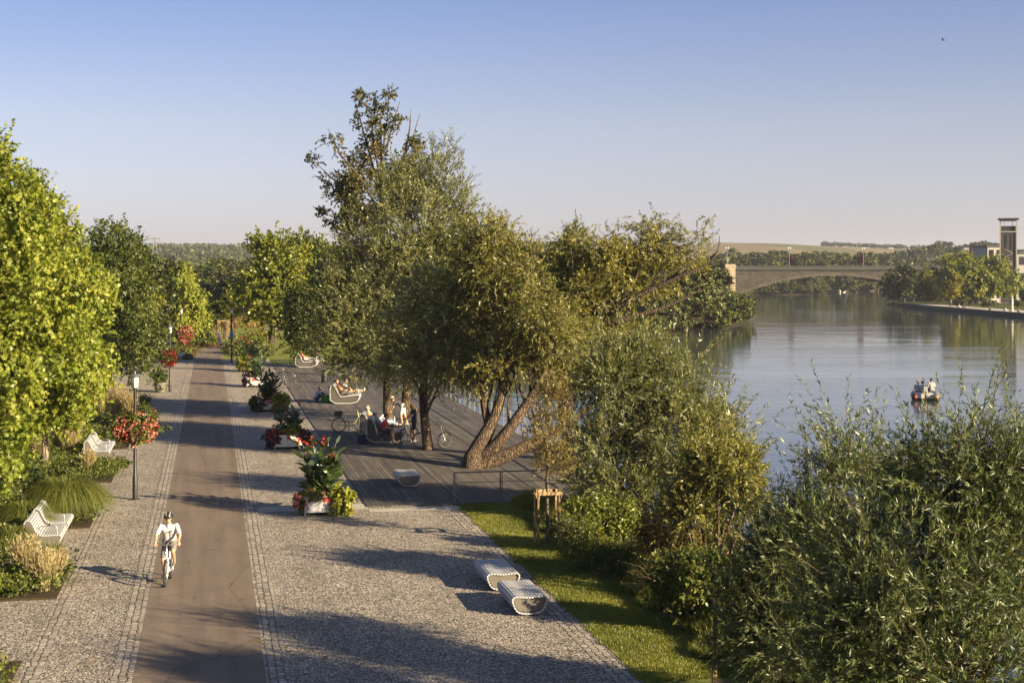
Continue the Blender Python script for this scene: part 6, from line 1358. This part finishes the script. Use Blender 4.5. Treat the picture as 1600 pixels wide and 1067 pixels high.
person(sq, R(-6), 'man in a red shirt sitting on a folding stool beside the front recliner', STOOLP, (.55, .07, .06), (.05, .05, .07), (.35, .22, .14), (.03, .022, .018), .65, .75, .014, group=GP)
fs = empty('folding_stool', sq, R(-6), 'grey tubular folding stool under the man in red', 'stool')
b = MB()
for y in (-.22, .22):
    b.tube([(-.22, y, 0), (.22, y, .40)], .012, 6); b.tube([(.22, y, 0), (-.22, y, .40)], .012, 6); b.tube([(-.20, y, .38), (-.30, y, .78)], .012, 6)
for x, z in ((-.22, .012), (.22, .012), (-.30, .78)): b.tube([(x, -.22, z), (x, .22, z)], .012, 6)
b.build('stool_frame', M['steel'], fs, True); b = MB(); b.box((0, 0, .39), (.44, .44, .02)); b.build('stool_seat', M['panel_dark'], fs); b = MB(); b.box((-.275, 0, .66), (.02, .42, .22)); b.build('stool_back', M['panel_dark'], fs)
mq = deck_at(630, 664)
person(mq, R(176), 'man in a dark shirt and pale shorts bending over the rear recliner', BENDP, (.045, .045, .05), (.52, .50, .46), (.4, .38, .35), (.06, .04, .03), .6, .8, .015, group=GP, hat=(.4, .36, .3))
wq = deck_at(647, 690)
WOM = dict(STAND); WOM.update(head=(.08, 0, 1.55), neck=(.05, 0, 1.43), look=(1, 0, -.45), el=(.16, .24, 1.14), er=(.16, -.24, 1.14), wl=(.38, .18, 1.04), wr=(.36, -.22, 1.04))
person(wq, R(196), 'blonde woman in a black dress holding a bicycle beside the straight willow trunk', WOM, (.018, .017, .02), (.018, .017, .02), (.7, .68, .64), (.62, .42, .18), .55, .75, .014, long_hair=True, group=GP, slim=.92)
gq = deck_at(493, 627)
person(gq, R(20), 'man in a pale blue shirt sitting on the deck boards with drawn-up knees', FLOOR, (.42, .46, .58), (.04, .04, .05), (.06, .06, .06), (.02, .016, .014), .65, 1.9, .016, group=GP)
def bag(loc, lab, col, s=1.0, rz=0):
    r = empty('bag', loc, rz, lab, 'bag'); b = MB(); b.box((0, 0, .17*s), (.52*s, .30*s, .34*s), top=.72); b.build('bag_body', cloth(col), r, True, bevel=.05)
    b = MB(); b.tube([(-.14*s, 0, .32*s), (-.12*s, 0, .44*s), (.12*s, 0, .44*s), (.14*s, 0, .32*s)], .014, 6); b.build('bag_handle', cloth(tuple(c*.6 for c in col)), r)
bag(deck_at(509, 628), 'bright green bag on the deck between the seated man and the lone recliner', (.10, .28, .04), 1.2)
bag(deck_at(566, 692), 'dark blue bag on the deck behind the front recliner', (.015, .02, .05), 1.1, R(70))
# parked bicycles
bq = deck_at(546, 675); bicycle(bq, R(6), 'bicycle with a pale yellow frame parked left of the crowded recliners', (.55, .52, .22), True, 3, True, True, 'swept')
bq = deck_at(640, 692); bicycle(bq, R(-112), 'dark bicycle held by the blonde woman', (.05, .05, .06), True, 3, True, False, 'swept')
bq = deck_at(675, 700); bicycle(bq, R(2), 'white step-through bicycle leaning at the straight willow trunk', (.80, .79, .76), True, 4, False, False, 'swept', steer=.35)
v = at(449, 608); bicycle((v.x, v.y, .01), R(3), 'dark bicycle on the paving right of the third flower box', (.06, .06, .07), False, 5)
v = at(437, 598); bicycle((v.x, v.y, .01), R(62), 'second dark bicycle just behind the one beside the third flower box', (.05, .05, .06), False, -4)
bq = deck_at(497, 573); bicycle(bq, R(20), 'bicycle leaning beside the farthest recliner', (.35, .35, .36), False, 4)
# far walkers
v = at(343, 543); person((v.x, v.y, .01), R(95), 'man in dark clothes standing far away at the end of the path', STAND, (.05, .05, .06), (.02, .02, .03), (.03, .03, .03), (.03, .02, .02), .7, 1.9, .022, sk=(.3, .18, .12))
# ---------------------------------------------------------------- the boat
bx = (1445-800)*106.3/F_PX; BT = empty('inflatable_boat', (bx, 106.3, WATER_Z), R(76), 'grey inflatable motor boat with three people heading up the river', 'boat')
tube = M.setdefault('pvc', paint('grey inflatable fabric', (.13, .14, .155), .45, .08))
b = MB(); P = [(-1.75, .72, .25), (-1.5, .74, .27), (0, .74, .27), (.9, .68, .29), (1.45, .45, .36), (1.75, 0, .44), (1.45, -.45, .36), (.9, -.68, .29), (0, -.74, .27), (-1.5, -.74, .27), (-1.75, -.72, .25)]
b.tube(P, [.12, .25, .26, .26, .25, .24, .25, .26, .26, .25, .12], 14); b.build('buoyancy_tube', tube, BT, True)
for s in (-1, 1): b = MB(); b.lathe([(.02, -.16), (.13, -.10), (.2, 0), (.215, .12)], n=14); o = b.build('tube_end', M['red_cone'] if s > 0 and 'red_cone' in M else paint('red rubber', (.10, .018, .016), .5, .1) if s > 0 else paint('ochre rubber', (.16, .10, .05), .5, .1), BT, True); o.location = (-1.66, s*.73, .26); o.rotation_euler = (0, R(90), 0)
MB().box((0, 0, .12), (3.0, 1.1, .06)).build('floor', M['wood_pale'], BT); MB().box((-1.42, 0, .34), (.06, 1.1, .42)).build('transom', M['white_metal'], BT, bevel=.01)
for x in (-.55, .55): MB().box((x, 0, .46), (.28, 1.05, .04)).build('thwart', M['panel_beige'], BT)
om = MB(); om.prism([(-1.82, .62), (-1.86, .92), (-1.78, 1.0), (-1.52, 1.0), (-1.46, .9), (-1.48, .62)], 'y', -.14, .14); oo = om.build('outboard_motor', M['white_metal'], BT, True, bevel=.03)
b = MB(); b.box((-1.64, 0, .30), (.16, .10, .68)); b.tube([(-1.5, 0, .82), (-1.0, .22, .86)], .02, 6); b.build('motor_leg', M['black_metal'], oo)
def crew(x, y, z, rz, lab, **k):
    v = BT.matrix_basis @ Vector((x, y, 0)) if False else Vector((bx+x*math.cos(R(76))-y*math.sin(R(76)), 106.3+x*math.sin(R(76))+y*math.cos(R(76)), WATER_Z+z))
    person(tuple(v), R(76)+rz, lab, SITB, group='people in the inflatable boat', **k)
crew(-1.0, -.45, .62, R(20), 'dark-haired person in a pale shirt steering the boat at its right side', shirt=(.30, .29, .28), pants=(.2, .2, .25), hair=(.03, .022, .018), sleeve=1.2, vox=.018)
crew(-.6, .50, .42, R(-15), 'person with light brown hair sitting at the left of the boat', shirt=(.36, .36, .38), pants=(.1, .1, .14), hair=(.22, .12, .05), vox=.018)
crew(-.75, .16, .40, R(10), 'dark-haired person in white sitting in the middle of the boat', shirt=(.38, .37, .36), pants=(.1, .1, .14), hair=(.05, .03, .02), vox=.018, slim=.9)
# wake behind the boat: low ridges of water
wk = MB()
for s in (-1, 1):
    for k in range(3):
        P = []; a = .34+.09*k
        for i in range(9):
            q = 1.6+k*1.5+i*.75; P.append((bx+s*q*a*1.35-(-math.cos(R(76)))*q*.0, 106.3-q, WATER_Z-.088))
        wk.tube(P, [.02]+[.10, .12, .12, .11, .10, .09, .08]+[.02], 8)
tag(wk.build('river_wake', M['water'], None, True, angle=80), kind='structure')
# people and things on the right bank
rb = random.Random(9)
for i, (px, py_, col, lab) in enumerate(((1441, 480, (.5, .48, .45), 'person in a pale top standing at the left end of the right bank quay'), (1462, 482, (.04, .04, .05), 'person in dark clothes sitting on the quay below the narrow yellow tree'), (1476, 479, (.7, .68, .65), 'person in white sitting on the lawn above the quay'), (1513, 484, (.05, .05, .06), 'person in dark clothes sitting on the middle of the right bank quay'), (1527, 488, (.6, .58, .56), 'person in a light top sitting on the quay right of the middle one'), (1560, 488, (.35, .3, .28), 'person in a brownish top sitting far right on the quay'))):
    d = (EYE-.06)*F_PX/(py_-HOR); x = (px-800)*d/F_PX; q = river_sd(np.array([x]), np.array([d]))[0]
    while river_sd(np.array([x]), np.array([d]))[0] < 1.2: x += .5; d += 1.0
    person((x, d, -.63), R(rb.uniform(150, 280)), lab, STAND if i == 0 else FLOOR, col, (.06, .06, .08), (.1, .1, .1), (.04, .03, .02), .7, 1.9, .035, group='people on the right bank')
# a bird high over the river
p_ = pt(1473, 63, 160); b = MB(); b.ball((0, 0, 0), (.09, .28, .08), 10, 8)
b.add([(.05, .1, .02), (.05, -.12, .02), (.5, -.1, .16), (.85, -.22, .08), (.5, .12, .17)], [(0, 1, 2, 4), (4, 2, 3)]); b.add([(-.05, .1, .02), (-.05, -.12, .02), (-.5, -.1, .16), (-.85, -.22, .08), (-.5, .12, .17)], [(0, 4, 2, 1), (4, 3, 2)])
b.add([(-.05, -.2, .0), (.05, -.2, 0), (.1, -.45, 0), (-.1, -.45, 0)], [(0, 1, 2, 3)])
o = b.build('bird', M['black_metal'], None, True); o.location = tuple(p_); o.scale = (.55, .55, .55); o.rotation_euler = (0, R(15), R(60)); tag(o, 'small dark bird flying high in the sky over the river', 'bird')
# ---------------------------------------------------------------- thin air between the near and the far
hz_ = MB(); hz_.box((500, 4400, 57.25), (10200, 10400, 125.5)); ho = hz_.build('haze', M['white']); ho.data.materials.clear()
hm = bpy.data.materials.new('thin evening haze'); hm.use_nodes = True; hn = hm.node_tree.nodes; hn.remove(hn['Principled BSDF'])
pv = hn.new('ShaderNodeVolumePrincipled'); pv.inputs['Density'].default_value =   .00012; pv.inputs['Color'].default_value = (.80, .86, 1, 1); pv.inputs['Anisotropy'].default_value = .2
hm.node_tree.links.new(pv.outputs[0], hn['Material Output'].inputs['Volume']); ho.data.materials.append(hm); tag(ho, kind='stuff')
